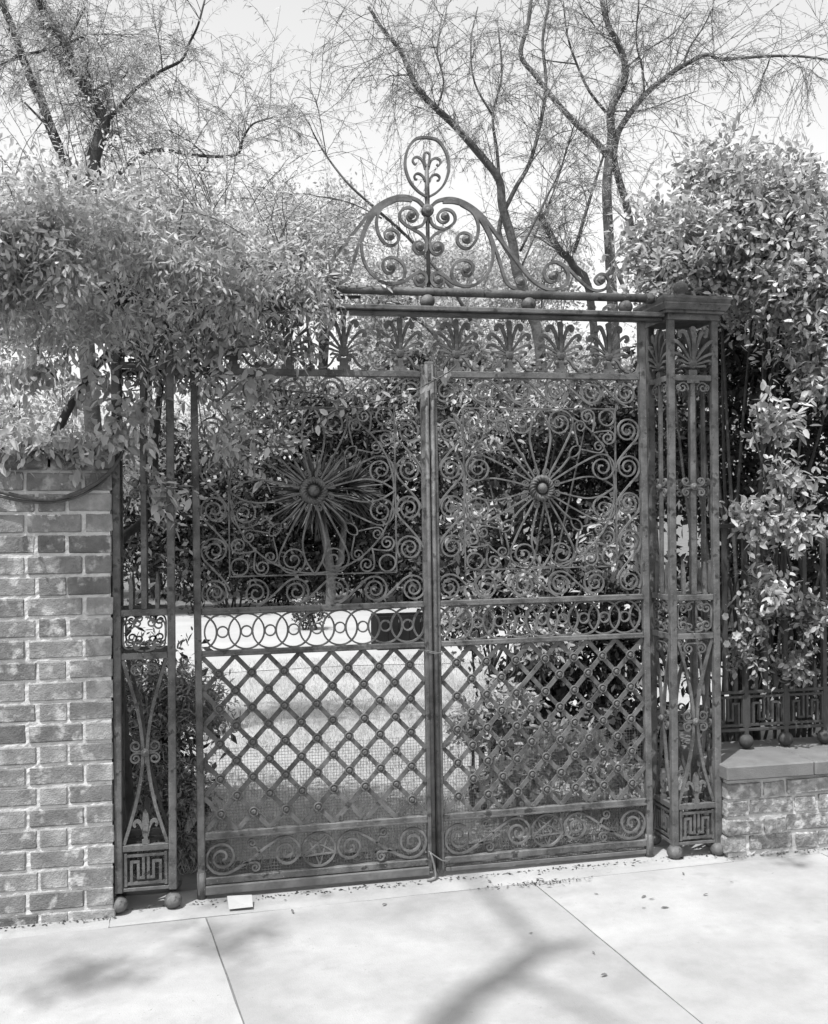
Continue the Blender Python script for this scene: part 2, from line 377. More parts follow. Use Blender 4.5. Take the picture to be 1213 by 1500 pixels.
ME_fork2 = scroll_mesh(curl((.186,.168), (1,-.15), (.266,.180), .027, R(-95), 1.6, 1), .0052)
ME_corner1 = scroll_mesh(curl(dg(.338,0), (.35,1), (.217,.307), .032, R(-5), 1.7, 1), .006)
ME_corner2 = scroll_mesh(curl(dg(.338,0), (1,.35), (.307,.217), .032, R(95), 1.7, -1), .006)
ME_tiny = scroll_mesh(spiral((0,.017), .016, .003, R(-90), 1.7, 1), .005, .01)
ME_cring = MB().sweep(ring((.304,.304), .034, 24), .006, .010, closed=True).mesh('corner_ring', 'iron_thin')
ME_ros = MB().lathe([(.0205,0),(.0205,.006),(.0178,.0085),(.0145,.0075),(.0130,.0030),(.0108,.0030),(.0098,.0095),(.0062,.0125),(.001,.013)], (0,0,0), 14, 'y').mesh('rosette', 'iron')
ME_big = MB().sweep(ring((0,0), .0715, 36), .0068, .011, closed=True).mesh('ring', 'iron_thin')
ME_small = MB().sweep(ring((0,0), .0215, 20), .006, .011, closed=True).mesh('small_ring', 'iron_thin')
bud = [(.0175,-.004),(.0185,.008),(.013,.015),(.0095,.0135),(.008,.021),(.002,.025)]
ME_bud = MB().lathe(bud, (0,0,0), 10, 'y').mesh('bud', 'iron', True)
def palmette_mesh(s=1., feet=True):
    m = MB()
    def frond(pts, w0, w1, d=.014, y=0):
        P = [tuple(p[:2]) for p in crom([(a*s*1.12, b*s*1.02, 0) for a, b in pts], 5)]; n = len(P)
        W_ = [(w0 + (w1-w0)*(i/(n-1))**.8) * s * (1 if i < n-2 else (.8 if i == n-2 else .35)) for i in range(n)]
        yo = [-.008*s*math.sin(math.pi*min(1, i/(n-1)*1.1)) for i in range(n)]
        m.sweep(P, 0, d*s, y, widths=W_, yoff=yo)
    frond([(0,.075),(0,.12),(0,.17),(0,.195),(0,.216)], .009, .025, .016, -.003)
    for sg in (1,-1):
        frond([(sg*.005,.085),(sg*.012,.13),(sg*.022,.168),(sg*.035,.194),(sg*.049,.190),(sg*.046,.172)], .007, .020)
        frond([(sg*.008,.082),(sg*.030,.118),(sg*.052,.146),(sg*.070,.158),(sg*.080,.146),(sg*.071,.135)], .007, .017)
        frond([(sg*.009,.078),(sg*.038,.098),(sg*.064,.110),(sg*.082,.110),(sg*.084,.096)], .006, .014)
        frond([(sg*.009,.070),(sg*.034,.077),(sg*.054,.084),(sg*.066,.080),(sg*.063,.070)], .006, .011)
        frond([(sg*.010,.062),(sg*.028,.062),(sg*.044,.064),(sg*.050,.058)], .006, .009)
        if feet:
            frond([(sg*.010,.050),(sg*.022,.058),(sg*.036,.048),(sg*.048,.026),(sg*.066,.010),(sg*.090,.008),(sg*.096,.016)], .008, .009, .016)
            m.ball((sg*.021*s, -.008*s, .043*s), .011*s, 8, 6); m.ball((sg*.094*s, -.006*s, .018*s), .0095*s, 8, 6)
    m.lathe([(.022*s,0),(.018*s,.008*s),(.006*s,.012*s)], (0,-.002,.074*s), 8, 'y')
    m.box(-.017*s,.017*s,-.008*s,.008*s,-.002,.05*s)
    m.box(-.026*s,.026*s,-.010*s,.010*s,-.002,.018*s)
    return m.mesh('palmette', 'iron')
ME_palm = palmette_mesh(1.0); ME_palm_pier = palmette_mesh(1.12, False)
def hub_parts(parent, u, z, side):
    m = MB(); V = []; F = []; na, nb = 130, 12
    for i in range(na):
        a = 2*math.pi*i/na
        for k in range(nb):
            b = 2*math.pi*k/nb; r = .0125 + .0040*math.cos(20*a + 3.0*b)
            V.append((u + (.043 + r*math.cos(b))*math.cos(a), -.010 - r*math.sin(b), z + (.043 + r*math.cos(b))*math.sin(a)))
    for i in range(na):
        for k in range(nb): F.append((i*nb+k, i*nb+(k+1)%nb, ((i+1)%na)*nb+(k+1)%nb, ((i+1)%na)*nb+k))
    m.add(V, F); h = m.build('hub', 'iron', parent, True)
    MB().lathe([(.046,-.006),(.046,.004),(.030,.002),(.012,.004)], (u,0,z), 24, 'y').build('hub_plate', 'iron', h)
    MB().ball((u,-.014,z), .0225, 18, 12).build('knob', 'iron', h, True)
def star_ring(cu, cz, r):
    m = MB().sweep(ring((cu,cz), r, 30), .0075, .012, closed=True)
    P = [polar((cu,cz), r, R(58) + k*2*math.pi/5*2) for k in range(5)]
    for k in range(5): m.bar(P[k], P[(k+1)%5], .0055, .009, .001*k)
    return m
def gate_leaf(side, label):
    s = side
    root = empty('gate_leaf', (0,0,0), (0,GA,0)); tag(root, label, 'gate')
    def X(u): return s*u
    def bx(name, u0, u1, y0, y1, z0, z1, mat='iron', bev=.003):
        a, b = sorted((X(u0), X(u1))); return MB().box(a,b,y0,y1,z0,z1,bev).build(name, mat, root)
    def inst(name, me, u, z, rot=0., y=0., par=None):
        # rot: counter-clockwise seen from the street, in leaf coordinates
        return put(name, me, par or root, (X(u), y + random.uniform(-.0015,.0015), z), (random.uniform(-.012,.012), -rot*s + random.uniform(-.012,.012), random.uniform(-.03,.03)), (s, 1, 1))
    bx('stile', .950,.979,-.016,.016,-.005,2.352)
    o = bx('stile', .002,.035,-.014,.014,-.002 if s > 0 else .012,2.125)
    MB().tube([(X(.012),-.016,.02),(X(.012),-.016,2.13)], .009, 8).build('bead', 'iron', o, True)
    if s > 0: MB().box(-.018,.020,-.024,.0,2.06,2.142,.004).build('stop_cap', 'iron', o)
    for (z0, z1, nm) in ((2.077,2.105,'rail'),(1.114,1.139,'rail'),(.946,.969,'rail'),(.212,.243,'rail'),(.034,.062,'rail')):
        r = bx(nm, .035,.950,-.012,.012,z0,z1)
        if z0 in (1.114,.946,.212): MB().box(*sorted((X(.037),X(.948))), -.0175,-.012, z0+.004,z0+.010).build('rail_bead', 'iron', r)
    MB().tube([(X(.9645),0,-.02),(X(.9645),0,.085)], .019, 10).build('pivot_foot', 'iron', root, True)
    # gusset beside the outer stile on the top rail
    g = MB(); g.add([(X(.950),-.01,2.105),(X(.915),-.01,2.105),(X(.938),-.01,2.118),(X(.950),-.01,2.15),(X(.950),.01,2.105),(X(.915),.01,2.105),(X(.938),.01,2.118),(X(.950),.01,2.15)],[(0,1,2,3),(7,6,5,4),(1,5,6,2),(2,6,7,3),(0,4,5,1),(0,3,7,4)]); g.build('gusset', 'iron', root)
    # palmette cresting
    for u in (.121,.357,.588,.808): inst('palmette', ME_palm, u, 2.105)
    # upper field: thin square frame, great ring, border of running scrolls
    f = MB(); c = (.4915,1.607); h = .343
    for (a, b) in (((-h,-h),(h,-h)),((h,-h),(h,h)),((h,h),(-h,h)),((-h,h),(-h,-h))):
        f.bar((X(c[0]+a[0]),c[1]+a[1]),(X(c[0]+b[0]),c[1]+b[1]),.005,.010)
    f.build('square_frame', 'iron_thin', root)
    MB().sweep([(X(p[0]),p[1]) for p in ring(c,.338,72)], .0062, .010, .001, closed=True).build('great_ring', 'iron_thin', root)
    top = [.074,.240,.406,.567,.730,.886]
    for k, u in enumerate(top): inst('scroll', ME_unit if k < 5 else ME_unit_last, u, 2.021, 0)
    for k, z in enumerate((1.856,1.695,1.534,1.370,1.200)): inst('scroll', ME_unit if k < 4 else ME_unit_last, .892, z, -math.pi/2)
    for k, u in enumerate((.078,.241,.404,.567,.730)): inst('scroll', ME_unit if k < 4 else ME_unit_last, u, 1.195, 0)
    for k, z in enumerate((1.851,1.692,1.530,1.364)): inst('scroll', ME_unit if k < 3 else ME_unit_last, .091, z, -math.pi/2)
    hub_parts(root, X(c[0]), c[1], s)
    for k in range(4):
        a = k*math.pi/2
        inst('petal', ME_petal, c[0], c[1], a)
        inst('arm_scroll', ME_arm, c[0], c[1], a)
        put('arm_scroll', ME_arm, root, (X(c[0]),0,c[1]), (0, -a*s, 0), (-s,1,1))
        inst('teardrop', ME_loop, c[0], c[1], a, .002)
        inst('fork_scroll', ME_fork1, c[0], c[1], a); inst('fork_scroll', ME_fork2, c[0], c[1], a)
        inst('corner_scroll', ME_corner1, c[0], c[1], a); inst('corner_scroll', ME_corner2, c[0], c[1], a)
        inst('corner_ring', ME_cring, c[0], c[1], a)
        for da in (.32, -.32):
            put('hub_curl', ME_tiny, root, (X(c[0]+.058*math.cos(a+da)), .001, c[1]+.058*math.sin(a+da)), (0, -(a+da-math.pi/2)*s, 0), (s*(1 if da > 0 else -1),1,1))
    # band of interlaced rings
    for k in range(9):
        u = .104 + .0953*k
        if s < 0 and k == 0:       # broken ring beside the meeting stile of the left leaf
            MB().sweep([polar((X(u),1.0425), .0715, t) for t in np.linspace(R(-10), R(-265), 28)], .0075, .012, .001).build('broken_ring', 'iron_thin', root)
        else: inst('ring', ME_big, u, 1.0425, 0, .003*(k % 2))
        inst('small_ring', ME_small, u, 1.0425)
    for uc, lo, hi in ((.104-.0953, R(-72), R(72)), (.104+.0953*9, R(108), R(252))):
        MB().sweep([(X(uc+.0715*math.cos(t)), 1.0425+.0715*math.sin(t)) for t in np.linspace(lo,hi,20)], .0075,.012,.0045).build('half_ring', 'iron_thin', root)
    # lattice of flat bars with rosettes at the crossings
    u0, u1, z0, z1 = .035,.950,.243,.946; hu = (u1-u0)/14; hz = (z1-z0)/10
    for k in range(-4, 7):        # rising bars start at column 2k on the bottom
        for dr in (1,-1):
            if dr > 0:
                i0, j0 = 2*k, 0
            else: i0, j0 = 2*k+0, 10
            n0 = max(0, -i0); n1 = min(10, 14-i0)
            if n1 <= n0: continue
            a = (u0+(i0+n0)*hu, (z0+n0*hz) if dr > 0 else (z1-n0*hz)); b = (u0+(i0+n1)*hu, (z0+n1*hz) if dr > 0 else (z1-n1*hz))
            if dr < 0 and False: pass
            MB().bar((X(a[0]),a[1]),(X(b[0]),b[1]),.0185,.006, -.004 if dr > 0 else .003).build('lattice_bar', 'iron', root)
    missing = {(6,8)} if s > 0 else {(3,1),(5,1)}
    for i in range(1,14):
        for j in range(1,10):
            if (i+j) % 2 == 0 and (i,j) not in missing: inst('rosette', ME_ros, u0+i*hu, z0+j*hz, random.uniform(0,1), -.006)
    # bottom panel
    def pan(path, w=.009): 
        MB().sweep([(X(p[0]),p[1]) for p in path], w, .013).build('bottom_scroll', 'iron_thin', root)
    zc = .138
    for m in (0,1):
        def mm(p): return [(.985-a, b) for a, b in p] if m else p
        a_ = spiral((.100,zc), .010, .066, R(-95)-2*math.pi*2.1+math.pi, 2.1, 1)
        a_ = spiral((.102,zc), .008, .068, R(-80)-2*math.pi*2.0, 2.0, 1)
        b_ = spiral((.360,zc), .066, .008, R(115), 2.0, -1)
        E, B = a_[-1], b_[0]; Ld = math.dist(E,B)
        pan(mm(a_ + hermite(E,(Ld*.9*math.cos(R(10)),Ld*.9*math.sin(R(10))),B,(Ld*.9*math.cos(R(25)),Ld*.9*math.sin(R(25))),10)[1:-1] + b_))
        pan(mm(curl((.255,.146),(-.4,-.1),(.222,.186),.019,R(-60),1.5,-1)), .007)
        pan(mm(curl((.185,.108),(.5,.25),(.234,.088),.019,R(100),1.5,-1)), .007)
    sr = MB(); star_ring(X(.4925), zc, .068).build('star_ring', 'iron_thin', root)
    # wire screen behind the lower half
    wm = MB(); st = .0125; t = .0011; zt = .548 if s > 0 else .572
    k = 0; u = .036
    while u < .95:
        wob = random.uniform(-.002,.002)
        wm.box(*sorted((X(u-t/2),X(u+t/2))), .014,.0152, .004, zt+wob); u += st
    z = .006
    while z < zt:
        wm.box(*sorted((X(.036),X(.949))), .0153,.0163, z-t/2, z+t/2); z += st
    w_ = wm.build('wire_screen', 'wire', root); w_['kind'] = 'stuff'
    if s < 0:
        bx('bottom_board', .03,.95,-.022,.010,-.004,.031,'wood',.003)
    else:
        bx('bottom_strip', .04,.95,-.008,.010,-.001,.018,'wood',.003)
    return root
gate_leaf(1, 'right leaf of the iron gate, sunlit lattice before dense shrubs')
gate_leaf(-1, 'left leaf of the iron gate, shaded by the vine, bright drive seen through it')
# ---- overthrow above the leaves
OT = empty('gate_overthrow', (0,0,0), (0,GA,0)); tag(OT, 'iron overthrow above the gate with scrolled crest and oval finial', 'overthrow')
MB().box(-1.05,1.05,-.062,.040,2.348,2.368,.003).build('transom', 'iron', OT)
MB().box(-1.05,1.05,-.040,.022,2.334,2.347,.002).build('transom_moulding', 'iron', OT)
MB().tube([(-.985,-.005,2.4372),(.985,-.005,2.4372)], .0185, 14).build('pipe_rail', 'iron', OT, True)
for k in (-2,-1,0,1,2): MB().ball((.0+.4455*k,-.005,2.3965), .032, 18, 12, .95).build('ball', 'iron', OT, True)
for sg in (-1,1): MB().lathe([(.019,0),(.024,.004),(.024,.03),(.015,.04)], (0,0,0), 12).build('pipe_end', 'iron', OT, True).matrix_local = Matrix.Translation((sg*.985,-.005,2.4372)) @ Matrix.Rotation(sg*math.pi/2, 4, 'Y')
CREST = {
'crest_scroll_outer':[(0.0171,2.7983),(0.0472,2.8223),(0.1058,2.8339),(0.1708,2.8156),(0.2357,2.7704),(0.3004,2.6906),(0.3656,2.6103),(0.4245,2.5357),(0.4707,2.4919),(0.5243,2.4657),(0.5786,2.4689),(0.6132,2.4934),(0.6208,2.5358),(0.5941,2.5736),(0.5535,2.5825),(0.5192,2.5582),(0.5119,2.5258),(0.5277,2.498),(0.5547,2.495),(0.5727,2.5149),(0.5663,2.5366),(0.55,2.5353)],
'crest_scroll_end':[(0.5738,2.5794),(0.6211,2.5552),(0.6615,2.5178),(0.7089,2.4789),(0.7501,2.4642),(0.7918,2.4739),(0.8091,2.503),(0.7929,2.5324),(0.7652,2.5367),(0.7441,2.5139),(0.7548,2.4922),(0.7742,2.4954),(0.7739,2.5103)],
'crest_scroll_middle':[(0.1967,2.8003),(0.2483,2.7393),(0.2801,2.6644),(0.3055,2.5953),(0.3243,2.5323),(0.3434,2.4850),(0.3763,2.4629),(0.4098,2.4634),(0.4251,2.4909),(0.4067,2.5134),(0.3838,2.5024),(0.3875,2.4833),(0.4009,2.4876)],
'crest_heart':[(0.0667,2.8172),(0.1186,2.8177),(0.1706,2.8014),(0.2223,2.7571),(0.2672,2.6829),(0.2834,2.62),(0.2744,2.5561),(0.2445,2.5063),(0.1978,2.4713),(0.1518,2.4656),(0.1064,2.4776),(0.068,2.5049),(0.0363,2.5188),(0.0143,2.5067),(0.0109,2.4805),(0.0253,2.4626),(0.0478,2.4624),(0.062,2.4796),(0.0549,2.4951),(0.0395,2.494),(0.0366,2.4806)],
'crest_scroll_inner':[(0.1447,2.8094),(0.1964,2.7783),(0.2191,2.7253),(0.2103,2.6679),(0.1808,2.6288),(0.1481,2.6275),(0.1263,2.6519),(0.132,2.6799),(0.1583,2.6911),(0.1842,2.6795),(0.1812,2.6541),(0.1641,2.6496),(0.1578,2.662)],
'crest_scroll_lower':[(0.1388,2.4674),(0.1068,2.4935),(0.1009,2.5311),(0.1209,2.5634),(0.1538,2.5772),(0.1863,2.5657),(0.195,2.5381),(0.1789,2.5123),(0.1554,2.514),(0.1465,2.5327),(0.1572,2.5482),(0.1682,2.5423)],
'crest_scroll_collar':[(0.006,2.6356),(0.0105,2.6579),(0.0315,2.6808),(0.0707,2.7024),(0.0937,2.7145),(0.1169,2.7376),(0.1174,2.7642),(0.0994,2.7833),(0.0721,2.7864),(0.0491,2.7699),(0.0442,2.7476),(0.0621,2.7308),(0.0849,2.7362),(0.0878,2.7541),(0.0765,2.7604)],
'crest_brace':[(0.0077,2.7503),(0.0211,2.7202),(0.0481,2.7059),(0.073,2.7038)],
'crest_scroll_rod':[(0.0078,2.64),(0.0098,2.6138),(0.0256,2.5968),(0.0463,2.5977),(0.0625,2.6159),(0.0583,2.6379),(0.038,2.6437),(0.0216,2.6319),(0.0237,2.6166),(0.0352,2.6127),(0.0425,2.6241)],
'finial_oval':[(0.0,3.0851),(0.045,3.0765),(0.0762,3.0408),(0.0915,2.9975),(0.0930,2.9489),(0.0739,2.8948),(0.0414,2.8578),(0.0069,2.8362)],
'finial_curl_upper':[(0.0067,2.953),(0.014,2.9799),(0.0256,2.996),(0.0415,3.0026),(0.0564,2.9955),(0.0594,2.9824),(0.0501,2.9709),(0.0425,2.9771)],
'finial_curl_lower':[(0.0082,2.9002),(0.0152,2.9182),(0.029,2.93),(0.0427,2.932),(0.0538,2.9225),(0.0514,2.9091),(0.0422,2.9073)],
'finial_tip':[(0.0071,2.9651),(0.0121,3.0018),(0.0113,3.0173),(0.0,3.0242)]}
BUDS = {'crest_scroll_outer':(.5475,2.520),'crest_scroll_end':(.7700,2.511),'crest_scroll_middle':(.4010,2.492),'crest_heart':(.0385,2.486),'crest_scroll_inner':(.163,2.662),'crest_scroll_lower':(.164,2.537),'crest_scroll_collar':(.073,2.756),'crest_scroll_rod':(.039,2.624)}
WID = {'crest_scroll_outer':(.0135,.018),'crest_heart':(.0120,.016),'crest_scroll_middle':(.0125,.016),'finial_oval':(.0105,.017),'finial_curl_upper':(.0085,.013),'finial_curl_lower':(.0085,.013),'finial_tip':(.0075,.013)}
for k, (nm, pts) in enumerate(CREST.items()):
    w, d = WID.get(nm, (.0115,.016))
    P = [(p[0],p[1]) for p in crom([(a,b,0) for a,b in pts], 5)]; n = len(P)
    yo = [-.0015*(k % 5) - (.012*max(0, i/n-.72)/.28 if nm in BUDS else 0) for i in range(n)]
    me = MB().sweep(P, w, d, 0, widths=[w*(1-.35*max(0,(i/n-.6)/.4)) for i in range(n)], yoff=yo).mesh(nm, 'iron_thin')
    for sg in (1,-1):
        o = put(nm, me, OT, (.008,0,0), (0,0,0), (sg,1,1))
        if nm in BUDS: put('bud', ME_bud, o, (BUDS[nm][0],-.008,BUDS[nm][1]))
MB().tube([(.008,0,2.45),(.008,0,2.75),(.008,0,2.84),(.008,0,2.975)], [.0085,.0085,.011,.0085], 10).build('rod', 'iron', OT, True)
MB().lathe([(.026,-.014),(.026,.012),(.018,.018),(.012,.016),(.010,.022),(.003,.024)], (.008,0,2.779), 12, 'y').build('collar', 'iron', OT, True)

# ---- openwork piers
KEY = [[(.14,.0),(.14,.77),(.31,.77),(.31,.19),(.44,.19),(.44,1.)], [(.56,1.),(.56,.19),(.69,.19),(.69,.77),(.86,.77),(.86,0.)]]
def key_panel(m, x0, x1, z0, z1, w, d):
    for poly in KEY:
        P = [(x0+(x1-x0)*a, z0+(z1-z0)*b) for a, b in poly]
        for a, b in zip(P, P[1:]):
            v = Vector((b[0]-a[0], b[1]-a[1])).normalized()*w*.5
            m.bar((a[0]-v.x,a[1]-v.y),(b[0]+v.x,b[1]+v.y),w,d if abs(v.x) > 0 else d+.002)
    for (a, b) in (((x0,z0),(x1,z0)),((x0,z1),(x1,z1))): m.bar(a,b,w,d+.004)
    for x in (x0,x1): m.bar((x,z0-w),(x,z1+w),w,d+.006)
PW = .2056; HP = .015
def pier_face_meshes():
    """parts of one face in local coordinates: x across 0..PW, y=0 the face plane, z up"""
    out = []; x0, x1 = HP, PW-HP; xc = PW/2
    for z in (2.092,1.1284,.9596,.2149): out.append(('face_rail', MB().box(x0,x1,-.010,.010,z-.0125,z+.0125,.002).mesh('face_rail','iron')))
    out.append(('bottom_rail', MB().box(x0,x1,-.008,.008,.048,.062,.002).mesh('bottom_rail','iron')))
    out.append(('palmette', None))
    out.append(('centre_bar', MB().box(xc-.011,xc+.011,-.007,.007,1.141,2.0795,.002).mesh('centre_bar','iron')))
    for x in (x0+.038, x1-.038):
        m = MB(); m.sweep([(x,1.141),(x,1.20),(x,1.235),(x,1.285)], 0,.012, widths=[.014,.017,.015,.002]); out.append(('dart', m.mesh('dart','iron')))
    def four(z, r, nm):
        m = MB()
        for sx in (1,-1):
            for sz in (1,-1):
                m.sweep([(xc+sx*a, z+sz*b) for a, b in curl((.008,.004),(1,.15),(.036,.024),r,R(-70),1.25,1,r*.35)], .0065,.010)
        return m.mesh(nm,'iron_thin')
    out.append(('quatrefoil_scroll', four(1.615,.016,'quatrefoil_scroll'))); out.append(('boss', (xc,1.615)))
    out.append(('quatrefoil_scroll', four(.585,.020,'quatrefoil_scroll'))); out.append(('boss', (xc,.585)))
    # bracket scrolls below the upper rail
    for sx in (1,-1):
        m = MB(); m.sweep([(xc+sx*a,b) for a,b in spiral((.048,2.050),.028,.006,R(200),1.4,-1)], .006,.010)
        m.sweep([(xc+sx*a,b) for a,b in spiral((.066,2.048),.014,.004,R(100),1.3,-1)], .005,.010); out.append(('bracket_scroll', m.mesh('bracket_scroll','iron_thin')))
    # scroll panel between the middle rails
    m = MB(); zc = 1.044
    for sx in (1,-1):
        for a in (curl((.080,0),(0,1),(.056,.036),.022,R(20),1.35,1,.005),): 
            m.sweep([(xc+sx*p[0], zc+p[1]) for p in a], .0065,.011); m.sweep([(xc+sx*p[0], zc-p[1]) for p in a], .0065,.011)
        for a in (curl((.004,.066),(1,0),(.026,.044),.017,R(80),1.3,-1,.005), curl((.038,.028),(-.2,1),(.026,.046),.013,R(-30),.6,1,.006)):
            m.sweep([(xc+sx*p[0], zc+p[1]) for p in a], .006,.011); m.sweep([(xc+sx*p[0], zc-p[1]) for p in a], .006,.011)
    out.append(('scroll_panel', m.mesh('scroll_panel','iron_thin')))
    # kissing curved bars
    for sx in (1,-1):
        P = [tuple(p[:2]) for p in crom([(xc+sx*a,b,0) for a,b in ((.082,.945),(.060,.87),(.034,.775),(.016,.68),(.0085,.585),(.016,.49),(.036,.385),(.060,.30),(.082,.230))], 4)]
        out.append(('curved_bar', MB().sweep(P,.0125,.012).mesh('curved_bar','iron')))
    m = MB()
    for sx in (1,-1): m.sweep([(xc+sx*p[0],p[1]) for p in curl((0,.928),(1,.05),(.030,.905),.022,R(80),1.4,-1,.005)], .0065,.010)
    out.append(('crown_scroll', m.mesh('crown_scroll','iron_thin')))
    # fleur-de-lis
    m = MB(); m.sweep([(xc,.228),(xc,.262),(xc,.285),(xc,.315),(xc,.345),(xc,.362)],0,.016,-.002,widths=[.018,.014,.016,.027,.020,.003])
    for sx in (1,-1): m.sweep([(xc+sx*p[0],p[1]) for p in crom([(.006,.258,0),(.011,.288,0),(.022,.312,0),(.036,.318,0),(.044,.306,0),(.038,.296,0)],4)],0,.014,0,widths=None or [.009+.004*math.sin(math.pi*i/20) for i in range(21)])
    m.box(xc-.014,xc+.014,-.009,.009,.2275,.244)
    out.append(('fleur_de_lis', m.mesh('fleur_de_lis','iron')))
    m = MB(); key_panel(m, x0+.012, x1-.012, .078,.186,.0105,.012); m.bar((x0,.2),(x0,.06),.006,.01); m.bar((x1,.2),(x1,.06),.006,.01)
    out.append(('key_panel', m.mesh('key_panel','iron')))
    return out
FACE = pier_face_meshes()
ME_boss = MB().lathe([(.017,-.004),(.017,.007),(.013,.012),(.010,.011),(.007,.017),(.002,.019)], (0,0,0), 12,'y').mesh('boss','iron',True)
ME_post = MB().box(-HP,HP,-HP,HP,.045,2.388,.003).mesh('post','iron')
ME_foot = MB().ball((0,0,0),.0345,16,11,.92).mesh('ball_foot','iron',True)
def pier(x0, y0, label, base_z):
    root = empty('gate_pier', (x0,y0,0)); tag(root, label, 'pier')
    for i, (x, y) in enumerate(((0,0),(PW,0),(PW,PW),(0,PW))):
        p = put('post', ME_post, root, (x,y,0))
        put('ball_foot', ME_foot, p, (0,0,.026+base_z*.5))
    for (loc, rz) in (((0,0,0),0),((0,PW,0),-math.pi/2),((PW,PW,0),math.pi),((PW,0,0),math.pi/2)):
        c = Matrix.Translation(loc) @ Matrix.Rotation(rz,4,'Z')
        for nm, me in FACE:
            if nm == 'palmette': o = put('palmette', ME_palm_pier, root); o.matrix_local = c @ Matrix.Translation((PW/2,0,2.072))
            elif nm == 'boss': o = put('boss', ME_boss, root); o.matrix_local = c @ Matrix.Translation((me[0],-.004,me[1]))
            else: o = put(nm, me, root); o.matrix_local = c
    xc = PW/2; m = MB()
    def sq(h, z0, z1, h2=None):
        h2 = h if h2 is None else h2
        m.add([(xc-h,xc-h,z0),(xc+h,xc-h,z0),(xc+h,xc+h,z0),(xc-h,xc+h,z0),(xc-h2,xc-h2,z1),(xc+h2,xc-h2,z1),(xc+h2,xc+h2,z1),(xc-h2,xc+h2,z1)],[(0,3,2,1),(4,5,6,7),(0,1,5,4),(1,2,6,5),(2,3,7,6),(3,0,4,7)])
    sq(.122,2.345,2.372); sq(.138,2.3725,2.385); sq(.146,2.3855,2.408,.158); sq(.158,2.4085,2.414); sq(.153,2.4145,2.432,.160); sq(.160,2.4325,2.444)
    sq(.150,2.4445,2.472,.030)
    m.build('cap', 'iron', root)
    MB().lathe([(.030,2.468),(.020,2.478),(.018,2.484),(.030,2.494),(.034,2.509),(.028,2.526),(.012,2.538),(.004,2.546)], (xc,xc,0), 14).build('finial', 'iron', root, True)
    return root
pier(1.0602,-.0505,'right openwork iron pier in sunlight beside the low wall',-.01)
pier(-1.2811,-.0697,'left openwork iron pier shaded by vine beside the tall wall',-.05)

# ---- fence on the low wall
FY = .165; FZ = .398
FN = empty('iron_fence', (1.30,FY,FZ)); tag(FN, 'dark iron fence with key panels on the low wall, half buried in leaves', 'fence')
FL = 2.2
for z0, z1, d in ((.083,.097,.020),(.258,.272,.016),(1.03,1.05,.018)): MB().box(0,FL,-d/2,d/2,z0,z1,.002).build('fence_rail','iron_dull',FN)
ME_bar = MB().box(-.011,.011,-.009,.009,.272,1.03,.002).mesh('bar','iron_dull'); ME_pst = MB().box(-.011,.011,-.011,.011,.060,1.03,.002).mesh('post','iron_dull')
mk = MB(); key_panel(mk,.014,.191,.112,.243,.010,.012); ME_key = mk.mesh('key_panel','iron_dull')
ds = MB().sweep([(0,.272),(0,.32),(0,.35),(0,.405)],0,.012,widths=[.016,.020,.016,.002]).mesh('dart','iron_dull')
ME_fb = MB().ball((0,0,0),.0345,14,10).mesh('ball_foot','iron_dull',True)
for k in range(11):
    x = .025 + .205*k
    p = put('post',ME_pst,FN,(x,0,0)); put('ball_foot',ME_fb,p,(0,0,.0365))
    if k < 10:
        put('key_panel',ME_key,FN,(x,0,0)); put('bar',ME_bar,FN,(x+.1025,0,0))
        for dx in (.051,.154): put('dart',ds,FN,(x+dx,0,0))

# ================================================================== PLANTS
def unit(v): return v / np.maximum(np.linalg.norm(v, axis=1, keepdims=True), 1e-9)
def leaf_arrays(P, A, N, L_, W_, six=True, fold=.12):
    """leaves from base points P along axes A with normals N"""
    A = unit(A); B = unit(np.cross(A, N)); N = np.cross(B, A); n = len(P)
    L_ = np.broadcast_to(np.asarray(L_, float), (n,))[:,None]; W_ = np.broadcast_to(np.asarray(W_, float), (n,))[:,None]
    if six:
        pts = [P, P+A*L_*.30+B*W_*.46+N*W_*fold, P+A*L_*.68+B*W_*.40+N*W_*fold*.6-N*L_*.03, P+A*L_-N*L_*.10, P+A*L_*.68-B*W_*.40+N*W_*fold*.6-N*L_*.03, P+A*L_*.30-B*W_*.46+N*W_*fold]
        V = np.stack(pts, 1).reshape(-1,3); o = np.arange(n)[:,None]*6
        F = np.concatenate([o+np.array([0,1,2,3]), o+np.array([0,3,4,5])], 0)
    else:
        V = np.stack([P-B*W_*.5*.3, P+A*L_*.5+B*W_*.5, P+A*L_-N*L_*.08, P+A*L_*.5-B*W_*.5], 1).reshape(-1,3)
        F = np.arange(n*4).reshape(-1,4)
    return V, F
